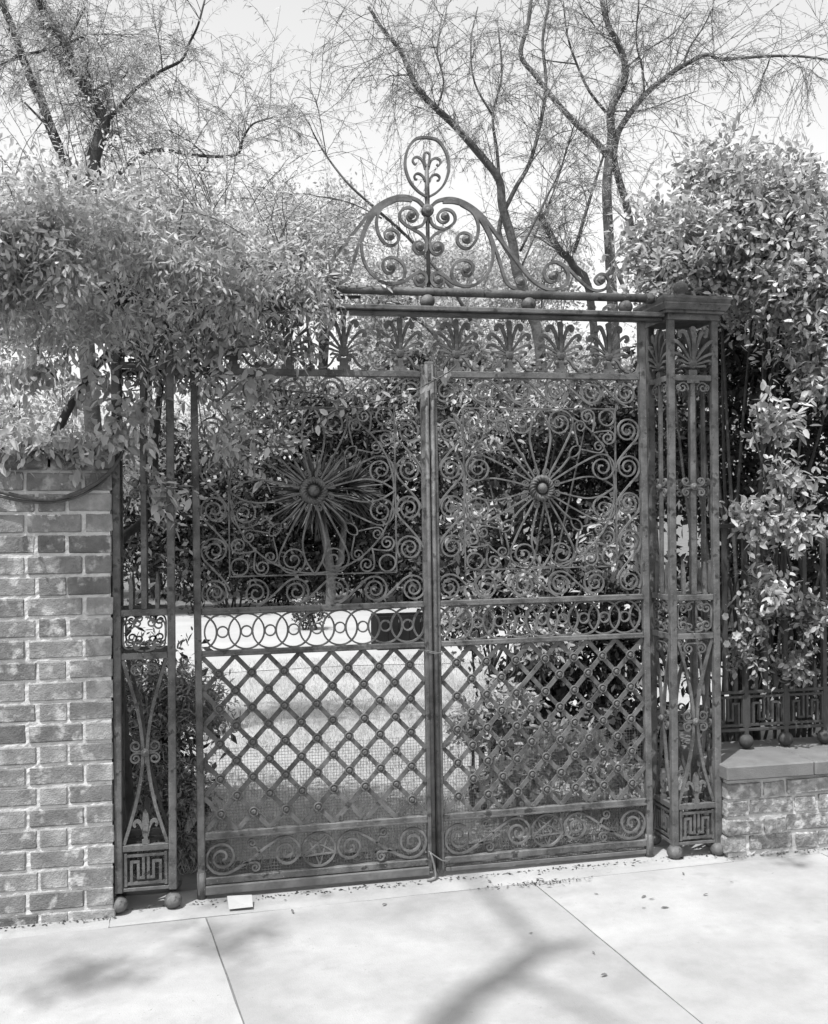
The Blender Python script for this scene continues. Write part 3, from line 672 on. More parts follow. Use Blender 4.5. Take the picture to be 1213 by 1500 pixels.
class Leaves:
    def __init__(s): s.P=[]; s.A=[]; s.N=[]; s.L=[]; s.W=[]
    def add(s, P, A, N, L_, W_):
        n = len(P); s.P.append(P); s.A.append(A); s.N.append(N); s.L.append(np.broadcast_to(L_, (n,)).astype(float)); s.W.append(np.broadcast_to(W_, (n,)).astype(float))
    def clumps(s, vols, n, per, cr, L_, W_, shell=.55, droop=.15, up=.6, seed=0, sun=.35):
        """vols: (centre, (rx,ry,rz), weight). Sprays of leaves with gaps between them."""
        r = np.random.default_rng(seed); w = np.array([v[2] for v in vols], float); w /= w.sum()
        k = r.choice(len(vols), n, p=w)
        C = np.array([list(v[0]) for v in vols])[k]; Rr = np.array([v[1] for v in vols])[k]
        d = unit(r.normal(size=(n,3))); rad = (shell + (1-shell)*r.random((n,1)))*r.random((n,1))**.18
        cc = C + d*rad*Rr
        out = unit(d/Rr + np.array([[0,0,.25]]))
        # each clump is a short spray: a stem with leaves along it
        stem = unit(out + r.normal(size=(n,3))*.55 + np.array([[0,0,-droop]]))
        sl = cr*(.6+.8*r.random((n,1)))
        t = r.random((n,per)); base = cc[:,None,:] + stem[:,None,:]*(t-.4)[:,:,None]*sl[:,None,:]*2 + r.normal(size=(n,per,3))*cr*.28
        ax = unit((stem[:,None,:]*.6 + r.normal(size=(n,per,3))*.75 + np.array([0,0,-droop])).reshape(-1,3))
        no = unit(r.normal(size=(n*per,3))*.75 + np.array([0,0,up]) - np.array(SUN_DIR)*sun + np.repeat(out,per,0)*.35)
        m = n*per
        s.add(base.reshape(-1,3), ax, no, L_*(.55+.8*r.random(m)), W_*(.6+.7*r.random(m)))
        return s
    def keep(s, fn):
        P = np.concatenate(s.P); m = fn(P)
        s.P=[P[m]]; s.A=[np.concatenate(s.A)[m]]; s.N=[np.concatenate(s.N)[m]]; s.L=[np.concatenate(s.L)[m]]; s.W=[np.concatenate(s.W)[m]]; return s
    def build(s, name, mat, parent, six=True):
        V, F = leaf_arrays(np.concatenate(s.P), np.concatenate(s.A), np.concatenate(s.N), np.concatenate(s.L), np.concatenate(s.W), six)
        return put(name, arr_mesh(name, V, F, mat), parent)
def px_path(pts, Y, dy=None, sub=4, wob=.0, seed=0):
    rs = random.Random(seed); out = []
    for i, p in enumerate(pts):
        y = Y + (dy[i] if dy else 0)
        out.append(at(p[0], p[1], y) + Vector((rs.uniform(-wob,wob), 0, rs.uniform(-wob,wob))))
    return crom(out, sub)
def taper(n, a, b, p=1.): return [a + (b-a)*(i/max(1,n-1))**p for i in range(n)]
def local(path, o): return [Vector(p) - o for p in path]

class Tree:
    """trunk and limbs given as paths; twigs and fine leaves are grown from the limbs"""
    def __init__(s, name, base, label, cat='tree', group=None):
        s.root = empty(name, base); tag(s.root, label, cat, group); s.o = Vector(base)
        s.trunk = MB(); s.limb = MB(); s.twig = MB(); s.paths = []; s.lv = Leaves()
    def add_trunk(s, path, a, b, n=9): s.trunk.tube(local(path, s.o), taper(len(path), a, b), n); s.paths.append((path, a, b))
    def add_limb(s, path, a, b, n=6): s.limb.tube(local(path, s.o), taper(len(path), a, b), n); s.paths.append((path, a, b))
    def grow(s, n, length, seed, droop=.5, leaf=(.045,.006), per=26, start=.25, up=.35, sub=3, mat='fine', thick=.0035, which=None, spread=1.):
        rs = np.random.default_rng(seed); paths = which or s.paths
        lens = np.array([sum((p[i+1]-p[i]).length for i in range(len(p)-1)) for p,_,_ in paths]); pr = lens/lens.sum()
        P_, A_, N_ = [], [], []
        for _ in range(n):
            path, a, b = paths[rs.choice(len(paths), p=pr)]
            f = start + (1-start)*rs.random(); i = min(int(f*(len(path)-1)), len(path)-2)
            p = Vector(path[i]); t = (Vector(path[i+1])-p).normalized()
            d = (t*.6 + Vector(rs.normal(size=3))*.55*spread + Vector((0,0,up))).normalized()
            L_ = length*(.4+rs.random()*.9); pts = [p]; k = 7
            for j in range(k):
                d = (d + Vector((0,0,-droop/k)) + Vector(rs.normal(size=3))*.13).normalized(); pts.append(pts[-1]+d*L_/k)
            s.twig.tube(local(pts, s.o), taper(len(pts), thick, thick*.3), 3)
            strands = [(pts, L_)]
            for _2 in range(sub):
                j = rs.integers(2, k); q = Vector(pts[j]); d2 = (d + Vector(rs.normal(size=3))*.7 + Vector((0,0,-droop*.5))).normalized(); l2 = L_*(.3+.4*rs.random()); pp = [q]
                for j2 in range(5): d2 = (d2 + Vector((0,0,-droop/4)) + Vector(rs.normal(size=3))*.1).normalized(); pp.append(pp[-1]+d2*l2/5)
                s.twig.tube(local(pp, s.o), taper(len(pp), thick*.6, thick*.25), 3); strands.append((pp, l2))
            for pp, l_ in strands:
                A0 = np.array([list(x) for x in pp]); m = int(per*(.5+rs.random()))
                if m == 0: continue
                tt = (.2+.8*rs.random(m))*(len(pp)-1); ii = np.minimum(tt.astype(int), len(pp)-2); fr = (tt-ii)[:,None]
                b_ = A0[ii]*(1-fr)+A0[ii+1]*fr; dr = A0[ii+1]-A0[ii]
                P_.append(b_); A_.append(unit(dr)*.5 + rs.normal(size=(m,3))*.6 + np.array([0,0,-droop*.5])); N_.append(rs.normal(size=(m,3))+np.array([0,0,.4]))
        P_ = np.concatenate(P_) - np.array(s.o); m = len(P_)
        s.lv.add(P_, np.concatenate(A_), np.concatenate(N_), leaf[0]*(.5+rs.random(m)), leaf[1]*(.6+.8*rs.random(m)))
    def finish(s, mat='fine', bark='bark', six=False, crown='crown'):
        if s.trunk.v: s.trunk.build('trunk', bark, s.root, True)
        if s.limb.v: s.limb.build('limbs', bark, s.root, True)
        if s.twig.v: s.twig.build('twigs', bark, s.root)
        if s.lv.P: s.lv.build(crown, mat, s.root, six)
        return s.root

# ---- tree left, behind the wall
YL = 2.4
T = Tree('feathery_tree', (at(150,300,YL).x, YL, -.03), 'feathery tree with a forked dark trunk behind the tall brick wall')
b0 = T.o
T.add_trunk(crom([b0, b0+Vector((.02,0,.9)), at(120,420,YL), at(130,330,YL), at(137,262,YL), at(137,232,YL), at(147,200,YL), at(152,176,YL), at(140,152,YL), at(127,131,YL), at(106,97,YL), at(96,62,YL), at(76,40,YL), at(60,8,YL), at(40,-40,YL)], 4), .055, .022)
T.add_trunk(crom([at(132,300,YL), at(105,255,YL+.1), at(75,190,YL+.1), at(62,150,YL+.1), at(51,129,YL+.1), at(36,92,YL+.1), at(18,40,YL+.1), at(0,0,YL+.1)], 4), .034, .020)
for pts, a, b in ([(154,179),(172,161),(200,129),(236,104),(266,88),(278,62),(290,37),(300,0)], .014,.006), ([(140,275),(168,260),(190,239),(214,223),(243,220),(292,228),(345,227),(356,204),(370,182),(399,172)], .017,.005), \
    ([(305,228),(302,243),(290,257),(285,280)],.007,.004), ([(303,230),(278,207),(246,190)],.006,.003), ([(126,140),(154,124),(182,113),(190,90)],.007,.003), ([(238,104),(236,80),(232,55),(238,30)],.005,.002), \
    ([(97,64),(128,52),(160,50),(200,56)],.008,.003), ([(95,62),(60,75),(35,80),(0,95)],.010,.005), ([(100,60),(110,40),(125,10)],.010,.006), ([(36,150),(60,175),(74,190)],.006,.01), ([(165,265),(164,215),(175,195)],.005,.003):
    dy = [random.uniform(-.12,.12)*i/len(pts) for i in range(len(pts))]
    T.add_limb(px_path(pts, YL, dy), a, b)
T.grow(210, .60, 3, droop=.45, leaf=(.042,.0042), per=27, start=.35, sub=5, thick=.0026, spread=1.2)
T.finish('fine', 'bark_dark')

# ---- tree right of centre, several thin trunks behind the gate
YR = 4.2
T = Tree('drooping_tree', (at(905,700,YR).x, YR, -.03), 'thin many trunked tree with drooping twigs rising behind the right pier')
b0 = T.o
T.add_trunk(crom([b0, at(902,560,YR), at(897,440,YR), at(893,363,YR), at(889,278,YR), at(893,228,YR), at(896,200,YR), at(895,161,YR), at(912,126,YR), at(916,97,YR), at(905,62,YR), at(891,37,YR), at(880,-10,YR)], 4), .052, .022)
T.add_trunk(crom([b0+Vector((.15,.1,0)), at(950,470,YR+.1), at(930,367,YR+.1), at(919,306,YR+.1), at(909,271,YR+.1), at(900,236,YR+.05), at(902,207,YR), at(912,182,YR), at(944,140,YR), at(973,115,YR), at(1001,96,YR), at(1036,80,YR), at(1054,87,YR), at(1086,85,YR), at(1129,82,YR), at(1178,83,YR), at(1230,90,YR)], 4), .040, .009)
T.add_trunk(crom([at(893,232,YR), at(870,204,YR), at(845,182,YR), at(813,147,YR), at(785,111,YR), at(763,80,YR), at(774,33,YR), at(780,-20,YR)], 4), .030, .016)
T.add_trunk(crom([b0+Vector((-.12,.0,0)), at(870,480,YR-.1), at(841,391,YR-.1), at(820,367,YR-.1), at(802,335,YR-.1), at(790,310,YR-.1)], 4), .036, .026)
for pts, a, b in ([(888,165),(863,133),(845,94),(831,51),(825,0)],.014,.006), ([(895,163),(944,161),(987,145),(1022,133)],.008,.003), ([(841,370),(866,285),(884,228)],.016,.010), ([(944,140),(941,100),(932,60),(936,0)],.011,.006), \
    ([(916,100),(950,72),(985,50),(1010,20)],.009,.004), ([(1001,96),(1010,70),(1030,40),(1045,10)],.010,.005), ([(845,94),(800,88),(775,78)],.007,.004), ([(894,300),(930,330),(950,300)],.006,.003), ([(760,400),(790,330),(815,270),(830,215)],.009,.004), ([(905,62),(880,50),(860,20)],.009,.005), ([(893,363),(905,400),(918,430)],.014,.02):
    T.add_limb(px_path(pts, YR, [random.uniform(-.25,.25)*i/len(pts) for i in range(len(pts))]), a, b)
T.grow(230, .75, 5, droop=.40, leaf=(.040,.0048), per=20, start=.40, sub=5, thick=.0042, spread=1.2)
T.finish('fine', 'bark')

# ---- tree in the middle, behind the crest
YM = 3.3
T = Tree('leaning_tree', (at(800,700,YM).x, YM, -.03), 'leaning tree with a crooked trunk seen behind the crest of the gate')
b0 = T.o
T.add_trunk(crom([b0, at(795,560,YM), at(775,450,YM), at(757,398,YM), at(751,355,YM), at(736,302,YM), at(731,263,YM), at(701,224,YM), at(666,184,YM), at(640,160,YM), at(612,130,YM), at(600,105,YM), at(585,72,YM), at(560,42,YM), at(540,10,YM)], 4), .045, .012)
T.add_trunk(crom([at(754,385,YM), at(731,337,YM+.1), at(753,280,YM+.1), at(775,241,YM+.1), at(792,180,YM+.1), at(800,120,YM+.1), at(795,60,YM+.1), at(805,0,YM+.1)], 4), .020, .010)
for pts, a, b in ([(762,368),(801,289),(822,245),(845,170)],.010,.004), ([(731,263),(728,220),(722,170),(735,110),(730,40)],.014,.006), ([(640,160),(650,120),(640,70),(655,20)],.008,.004), ([(722,170),(695,120),(690,60),(700,10)],.009,.004), ([(539,296),(508,267),(478,228),(460,197),(452,178)],.010,.004), ([(690,470),(660,420),(600,350),(539,296)],.015,.010), ([(600,110),(570,112),(548,130)],.005,.002), ([(478,228),(470,180),(462,140)],.005,.002), ([(560,320),(520,300),(480,288)],.006,.003), ([(655,535),(648,505),(625,478),(600,462)],.028,.012), ([(775,241),(810,200),(840,190)],.006,.003):
    T.add_limb(px_path(pts, YM, [random.uniform(-.2,.2)*i/len(pts) for i in range(len(pts))]), a, b)
T.grow(190, .62, 8, droop=.45, leaf=(.036,.0045), per=20, start=.42, sub=5, thick=.0033, spread=1.2)
T.finish('fine', 'bark')

# ---- background trees: light crowns beyond the drive
def far_tree(name, px, Y, top_py, rx, label, mat, seed, n=1900, trunk_r=.13, spread=1., bark='bark_dark', low=.42, leaf=.10):
    b = at(px, 800, Y); b.z = -.03; top = at(px, top_py, Y).z
    T = Tree(name, b, label); h = top + .03; rs = random.Random(seed)
    cz = h*(low+1)/2
    T.add_trunk(crom([b, b+Vector((rs.uniform(-.15,.15),0,h*.25)), b+Vector((rs.uniform(-.25,.25),.1,h*.5)), b+Vector((rs.uniform(-.3,.3),0,h*.8))], 5), trunk_r, trunk_r*.35)
    vols = []
    for k in range(11):
        a = rs.uniform(0, 2*math.pi); rr = rs.uniform(.2,.8); zz = rs.uniform(low, .9)
        c = (math.cos(a)*rx*rr*(1.15-zz*.6), math.sin(a)*rx*.8*rr*(1.15-zz*.6), h*zz)
        vols.append((c, (rx*rs.uniform(.28,.45), rx*rs.uniform(.28,.4), h*rs.uniform(.09,.16)), 1.))
        p0 = b+Vector((0,0,h*.45*zz)); T.add_limb(crom([p0, p0+Vector((c[0]*.5,c[1]*.5,h*.2*zz)), b+Vector(c)], 4), trunk_r*.35, .015)
    T.lv.clumps(vols, n, 26, rx*.10, leaf, leaf*.5, shell=.35, seed=seed)
    return T.finish(mat, bark, False)
far_tree('background_tree', -40, 15.5, 290, 2.6, 'bushy pale tree at the left edge behind the brick wall', 'far', 31, low=.20)
far_tree('background_tree', 230, 16.5, 275, 3.0, 'wide pale tree beyond the drive, behind the vine', 'far', 32, low=.20)
far_tree('background_tree', 470, 18., 268, 3.4, 'pale tree beyond the drive left of the crest', 'far', 33, low=.20)
far_tree('broad_trunk_tree', 606, 14.2, 330, 2.6, 'tree with a thick dark trunk seen beside the meeting stiles', 'far', 34, trunk_r=.21, low=.40)
far_tree('background_tree', 760, 19., 345, 3.4, 'low pale tree framed by the right slope of the crest', 'far', 35, low=.15)
far_tree('background_tree', 960, 17., 352, 3.2, 'pale tree far behind the right pier', 'far', 36, low=.15)
far_tree('background_tree', 1180, 16., 320, 3.0, 'pale tree beyond the fence at the right edge', 'far', 37, low=.15)

# ---- shrubs
def shrub(name, base, vols, n, per, cr, L_, W_, mat, label, seed, shell=.45, stems=6, bark='bark_dark', six=True, droop=.1, cat='shrub', group=None, up=.6):
    root = empty(name, base); tag(root, label, cat, group); rs = random.Random(seed); m = MB(); o = Vector(base)
    V = [((Vector(c)-o), r, w) for c, r, w in vols]
    for k in range(stems):
        c = Vector(V[rs.randrange(len(V))][0]); c += Vector((rs.uniform(-.15,.15), rs.uniform(-.1,.1), rs.uniform(-.05,.15)))
        s0 = Vector((rs.uniform(-.12,.12), rs.uniform(-.1,.1), -.01)); mid = (s0*.6+c*.4) + Vector((rs.uniform(-.1,.1), rs.uniform(-.1,.1), .12))
        P = crom([s0, mid, c], 5); m.tube(P, taper(len(P), rs.uniform(.010,.018), .004), 6)
    m.build('stems', bark, root, True)
    Leaves().clumps(V, n, per, cr, L_, W_, shell=shell, seed=seed, droop=droop, up=up).build('foliage', mat, root, six)
    return root
def pv(px, py, Y, r, w=1.): return (at(px,py,Y), r, w)
# big glossy shrub behind the fence on the right: it leans out over the wall at the top
shrub('glossy_shrub', (2.0,.95,-.03), [pv(1000,400,.75,(.30,.35,.30),1.1), pv(1085,330,.6,(.42,.4,.34),1.4), pv(1060,250,.8,(.32,.3,.22),.6), pv(1165,300,.5,(.45,.4,.36),1.2), pv(1190,400,.35,(.40,.35,.30),1.2), pv(1215,510,.3,(.26,.3,.30),1.), pv(1290,450,.5,(.5,.5,.7),1.3), pv(1120,420,.75,(.3,.3,.25),.8), pv(960,350,.9,(.18,.2,.25),.5)],
      1500, 16, .11, .046, .022, 'gloss', 'tall glossy leaved shrub behind the iron fence, right of the pier', 41, stems=16, shell=.35)
shrub('shade_painted_hedge', (2.1,1.35,-.03), [pv(1090,520,1.35,(.35,.35,.45),1.), pv(1180,600,1.25,(.45,.35,.6),1.2), pv(1100,700,1.25,(.40,.3,.5),1.), pv(1200,800,1.1,(.5,.3,.5),1.1), pv(1090,880,1.0,(.35,.3,.45),1.), pv(1180,960,.85,(.5,.25,.35),1.), pv(1300,700,1.2,(.5,.4,1.),1.2), pv(1010,640,1.5,(.3,.3,.7),.8), pv(1010,900,1.3,(.3,.25,.6),.7), pv(1090,430,1.4,(.4,.3,.3),.7)],
      1000, 16, .14, .060, .028, 'dark_leaf', 'hedge behind the iron fence, deep shade painted into its leaf colour', 57, stems=14, shell=.3)  # near-black leaf colour stands in for the shade below the overhanging shrub
shrub('sunlit_branch', (2.05,.62,-.02), [pv(1135,620,.0,(.13,.10,.10),1.), pv(1150,700,-.02,(.15,.10,.09),1.), pv(1100,760,0.,(.15,.10,.07),1.), pv(1165,770,-.03,(.13,.1,.10),1.), pv(1140,860,.0,(.14,.08,.08),.8)],
      115, 14, .07, .046, .023, 'gloss', 'sprays of bright leaves leaning out over the fence', 42, stems=7, shell=.2)
shrub('fence_shrub', (1.75,.62,-.02), [pv(1110,880,.12,(.16,.10,.14),1.), pv(1170,900,.1,(.14,.10,.14),1.), pv(1090,960,.15,(.13,.08,.10),.8), pv(1160,975,.14,(.14,.08,.09),.6)], 90, 14, .07, .034, .02, 'shrub', 'small leaved shrub growing through the iron fence bars', 43, stems=6, shell=.2)
# white blossoms there
for i, (x, y, lab) in enumerate(((1062,903,'topmost white blossom beside the right pier'),(1078,931,'largest white blossom, against the fence'),(1064,943,'small white blossom low beside the right pier'),(1116,898,'white blossom among fence leaves, rightmost'))):
    c = at(x,y,.06); root = empty('blossom', c); tag(root, lab, 'flower', 'white blossoms by the fence'); rs = np.random.default_rng(80+i)
    n = 6; a = np.arange(n)*2*math.pi/n + rs.random()
    A_ = np.stack([np.cos(a), -.3+0*a, np.sin(a)],1); N_ = np.tile([0,-1.,.2],(n,1)) + rs.normal(size=(n,3))*.2
    lv = Leaves(); lv.add(np.zeros((n,3)), A_, N_, A_[:,0]*0 + (.026 if i == 1 else .019), .021); lv.build('petals','petal',root)
    MB().tube([(0,.002,0),(.01,.05,-.02),(.03,.10,-.06)], .0015, 4).build('stalk','bark_dark',root)
# shrub behind the right leaf
shrub('broadleaf_shrub', (.75,1.5,-.03), [pv(700,640,1.7,(.22,.25,.20),1.), pv(690,760,1.5,(.14,.2,.14),.5), pv(800,600,1.8,(.30,.25,.14),.8), pv(900,760,1.3,(.14,.2,.12),.5), pv(770,850,1.4,(.22,.2,.16),.8), pv(870,820,1.35,(.10,.15,.10),.4), pv(690,900,1.3,(.18,.2,.20),.8), pv(800,940,1.2,(.25,.2,.12),.7), pv(860,560,1.8,(.30,.25,.16),.8), pv(700,570,1.9,(.25,.25,.15),.6)],
      400, 12, .10, .050, .022, 'shrub', 'broad leaved shrub filling the view behind the right gate leaf', 44, stems=14, shell=.2)
shrub('leafy_perennial', (.55,.95,-.03), [pv(740,1040,1.0,(.20,.2,.12),1.), pv(820,1090,.8,(.22,.2,.14),1.), pv(760,1140,.7,(.18,.18,.10),1.), pv(890,1130,.6,(.18,.15,.15),.8), pv(690,1060,1.1,(.12,.15,.12),.6)],
      460, 12, .075, .046, .022, 'far', 'low pale leaved plant on the ground behind the right lattice', 45, stems=12, shell=.2, cat='plant')
shrub('shade_painted_shrub', (1.3,2.4,-.03), [pv(700,640,2.6,(.5,.4,.5),1.), pv(830,680,2.4,(.5,.4,.6),1.2), pv(930,650,2.1,(.35,.4,.7),1.1), pv(780,830,2.2,(.5,.35,.5),1.2), pv(900,920,1.9,(.4,.35,.5),1.1), pv(690,860,2.4,(.35,.3,.4),.8), pv(920,1080,1.6,(.3,.25,.35),.7), pv(800,1010,2.,(.4,.3,.3),.9)],
      1150, 16, .15, .070, .032, 'dark_leaf', 'shrub mass deep behind the right gate leaf, shade painted into its leaf colour', 46, stems=12, six=False, shell=.3)  # leaf colour kept near black to paint the shade deep among the shrubs
# narrow leaved shrub between left pier and leaf
shrub('narrow_leaf_shrub', (-1.12,.75,-.03), [pv(265,1020,.75,(.16,.18,.20),1.), pv(255,1150,.6,(.14,.15,.20),1.), pv(300,1040,.9,(.14,.15,.15),.6), pv(215,1010,.8,(.2,.15,.25),1.), pv(210,1180,.6,(.2,.15,.2),1.), pv(280,1240,.45,(.10,.1,.10),.5), pv(150,1050,.8,(.25,.2,.4),.8)],
      620, 14, .085, .042, .0095, 'shrub', 'narrow leaved shrub between the left pier and the gate', 47, stems=12, shell=.2)
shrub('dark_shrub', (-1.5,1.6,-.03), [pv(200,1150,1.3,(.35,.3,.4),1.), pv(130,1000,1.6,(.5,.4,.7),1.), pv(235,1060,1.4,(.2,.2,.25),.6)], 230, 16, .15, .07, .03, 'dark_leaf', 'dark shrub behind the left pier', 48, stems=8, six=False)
shrub('sunny_shrub', (-1.9,3.0,-.03), [pv(30,600,3.,(.5,.4,.40),1.2), pv(130,620,3.,(.45,.4,.35),1.), pv(200,700,3.2,(.4,.35,.35),.8), pv(90,760,3.,(.5,.4,.4),.8), pv(-80,640,3.,(.6,.4,.6),1.)], 420, 15, .12, .050, .022, 'far', 'sunlit pale shrub showing above the tall brick wall', 58, stems=10, six=False, shell=.3)
# planting bed beyond the drive, seen through the left leaf
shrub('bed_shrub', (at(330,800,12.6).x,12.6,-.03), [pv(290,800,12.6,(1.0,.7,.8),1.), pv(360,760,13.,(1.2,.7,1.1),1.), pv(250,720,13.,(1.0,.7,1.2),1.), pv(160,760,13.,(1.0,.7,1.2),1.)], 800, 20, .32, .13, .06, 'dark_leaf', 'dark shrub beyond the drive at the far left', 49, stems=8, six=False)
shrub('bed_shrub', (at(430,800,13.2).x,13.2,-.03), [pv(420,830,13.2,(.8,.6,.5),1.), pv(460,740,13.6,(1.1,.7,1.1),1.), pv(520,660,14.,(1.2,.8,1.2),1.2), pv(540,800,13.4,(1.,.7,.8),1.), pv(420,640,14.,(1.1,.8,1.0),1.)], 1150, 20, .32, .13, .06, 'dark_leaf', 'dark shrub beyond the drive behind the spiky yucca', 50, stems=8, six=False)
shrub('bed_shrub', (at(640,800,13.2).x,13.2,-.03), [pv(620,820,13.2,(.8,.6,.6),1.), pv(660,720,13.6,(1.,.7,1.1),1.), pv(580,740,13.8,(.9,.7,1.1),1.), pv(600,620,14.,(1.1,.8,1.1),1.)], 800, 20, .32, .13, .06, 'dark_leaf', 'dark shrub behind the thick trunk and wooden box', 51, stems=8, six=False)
shrub('pale_shrub', (at(340,800,13.).x,13.,-.03), [pv(340,780,13.,(.6,.5,.6),1.), pv(380,650,13.2,(.9,.6,.8),1.), pv(300,700,13.2,(.6,.6,.8),1.)], 420, 18, .25, .11, .055, 'shrub', 'light leaved shrub on the left seen through the shaded gate leaf', 52, stems=6, six=False)
# little flowering bush on the drive edge
shrub('flowering_bush', (at(452,905,9.8).x,9.8,-.02), [pv(452,893,9.8,(.26,.24,.20),1.)], 90, 14, .08, .05, .025, 'dark_leaf', 'small rounded bush with pale blooms on the bright drive', 53, stems=5, six=False)
lv = Leaves(); lv.clumps([(Vector((0,0,.33)), (.22,.2,.10), 1.)], 30, 12, .05, .04, .03, shell=.5, seed=54); fb = [o for o in bpy.data.objects if o.name == 'flowering_bush'][0]; lv.build('blooms','petal',fb,False)
# yucca
yc = at(462,722,12.4); yb = Vector((at(482,725,12.4).x, 12.4, -.03)); yu = empty('yucca', yb); tag(yu, 'spiky yucca on a pale trunk, seen behind the left hub', 'yucca')
P = crom([(0,0,0),(.02,0,.5),(-.05,0,1.1),tuple(yc-yb)],5); MB().tube(P, taper(len(P),.085,.06), 8).build('trunk','bark',yu,True)
rs = np.random.default_rng(55); n = 430; dv = unit(rs.normal(size=(n,3))+np.array([0,-.1,-.05])); lv = Leaves()
lv.add(np.tile(np.array(yc-yb),(n,1))+dv*.05, dv, rs.normal(size=(n,3))+np.array([0,0,.6]), .66*(.6+.6*rs.random(n)), .035); lv.build('leaves','yucca',yu)
y2 = at(508,715,12.6); lv = Leaves(); dv = unit(rs.normal(size=(300,3))); lv.add(np.tile(np.array(y2-yb),(300,1))+dv*.05, dv, rs.normal(size=(300,3))+np.array([0,0,.6]), .55*(.6+.6*rs.random(300)), .035); lv.build('leaves','yucca',yu)
P = crom([(.03,0,.55),(.2,.1,.9),tuple(y2-yb)],4); MB().tube(P, taper(len(P),.06,.05), 7).build('side_trunk','bark',yu,True)
# dark wooden box
bx0 = at(553,942,7.4); bx1 = at(632,942,7.4); wbx = empty('wooden_box', ((bx0.x+bx1.x)/2,7.6,-.02)); tag(wbx, 'dark wooden box standing on the pale drive behind the gate', 'box'); hw = (bx1.x-bx0.x)/2
for k in range(5): MB().box(-hw+k*2*hw/5+.003,-hw+(k+1)*2*hw/5-.003,-.20,-.18,0,.38,.003).build('board','box',wbx)
for sx in (-1,1): MB().box(*sorted((sx*hw,sx*(hw-.02))),-.178,.22,0,.38,.003).build('side_board','box',wbx)
MB().box(-hw+.021,hw-.021,-.178,.20,0,.30).build('inside','soil',wbx); MB().box(-hw+.021,hw-.021,.201,.22,0,.38).build('back_board','box',wbx)

# ---- the vine over the tall wall, the left pier and the left of the gate
VO = Vector((-1.75,.35,-.03)); VN = empty('climbing_vine', VO); tag(VN, 'leafy climbing vine smothering the tall wall top and left pier', 'vine')
m = MB()
def vstem(pts, a, b, n=7): P = crom([Vector(p)-VO for p in pts], 5); m.tube(P, taper(len(P), a, b), n)
vstem([VO+Vector((0,0,0)), (-1.72,.34,.9), (-1.62,.28,1.6), (-1.45,.2,2.0), (-1.2,.06,2.25), (-.8,.03,2.38), (-.3,.02,2.41)], .028, .007)
vstem([(-1.72,.34,.9), (-1.9,.2,1.5), (-1.95,.1,1.95), (-1.7,0,2.3), (-1.4,-.1,2.6)], .018, .006)
vstem([(-1.25,.40,-.02),(-1.28,.36,.6),at(160,840,.28),at(180,790,.26),at(200,772,.22),at(219,750,.18),at(225,715,.16),at(228,640,.12),at(236,560,.06)], .022, .014)
vstem([at(-20,715,-.13),at(35,728,-.135),at(80,731,-.14),at(122,718,-.14),at(150,701,-.13),at(170,680,-.11),at(185,650,-.08)], .0085, .007)
vstem([at(-20,722,-.13),at(35,734,-.128),at(80,735,-.13),at(122,724,-.13),at(160,695,-.11),at(180,640,-.07)], .006, .005)
for k in range(26):
    a = at(random.uniform(0,430), random.uniform(380,620), random.uniform(-.15,.35)); b = a + Vector((random.uniform(-.3,.35), random.uniform(-.3,.1), random.uniform(-.1,.4))); vstem([a,(a+b)/2+Vector((random.uniform(-.08,.08),0,random.uniform(-.08,.08))),b], .005,.002,4)
tend = [at(668,535,-.03),at(655,546,-.04),at(630,560,-.045),at(600,575,-.04),at(560,586,-.04),at(520,596,-.04),at(490,603,-.04),at(465,622,-.05),at(440,650,-.03),at(400,655,-.03),at(360,640,-.02),at(320,600,0),at(300,560,0)]
vstem(tend, .0035, .0025, 5)
vstem([at(300,480,-.02),at(290,560,-.03),at(300,640,-.03),at(330,700,-.03),at(345,740,-.03)], .003,.002,4)
m.build('stems','bark',VN,True)
lv = Leaves()
def lvv(*a): return (at(a[0],a[1],a[2])-VO, a[3], a[4])
lv.clumps([lvv(10,370,.4,(.5,.4,.26),1.2), lvv(110,340,.4,(.45,.4,.24),1.2), lvv(190,370,.2,(.36,.32,.25),1.2), lvv(280,365,.2,(.34,.32,.24),1.1), lvv(345,420,.05,(.20,.22,.17),.8), lvv(400,400,.15,(.24,.26,.18),.8), lvv(110,455,.05,(.36,.24,.13),.8), lvv(215,470,-.05,(.22,.18,.13),.8), lvv(-70,420,.3,(.5,.5,.38),1.2), lvv(230,290,.4,(.4,.4,.14),.5), lvv(60,290,.5,(.5,.4,.16),.6)],
   1350, 15, .10, .040, .0155, shell=.35, droop=.4, seed=61)
lv.clumps([lvv(75,335,-.5,(.14,.16,.15),1.2), lvv(110,400,-.42,(.14,.15,.13),1.1), lvv(170,335,-.5,(.17,.17,.14),1.2), lvv(235,380,-.45,(.18,.17,.14),1.2), lvv(300,400,-.4,(.17,.16,.12),1.), lvv(360,430,-.3,(.15,.15,.10),.9), lvv(60,480,-.3,(.16,.14,.09),.5), lvv(150,470,-.3,(.18,.14,.10),.7), lvv(440,420,-.1,(.14,.16,.10),.7), lvv(465,465,-.05,(.07,.1,.06),.3)],
   430, 15, .085, .038, .012, shell=.15, droop=.5, seed=64)
lv.clumps([lvv(14,360,-.5,(.11,.14,.14),1.), lvv(18,425,-.42,(.10,.12,.12),1.), lvv(-10,395,-.56,(.10,.12,.14),.9), lvv(95,395,-.56,(.14,.14,.12),.8)], 300, 15, .07, .038, .014, shell=.05, droop=.5, seed=66)
lv.clumps([lvv(350,485,-.03,(.12,.10,.05),1.), lvv(415,500,.0,(.12,.10,.06),1.), lvv(455,520,.02,(.07,.07,.05),.5), lvv(480,450,-.03,(.06,.08,.04),.4), lvv(300,560,-.02,(.10,.06,.07),.6)], 75, 11, .07, .042, .015, shell=.1, droop=.6, seed=67)
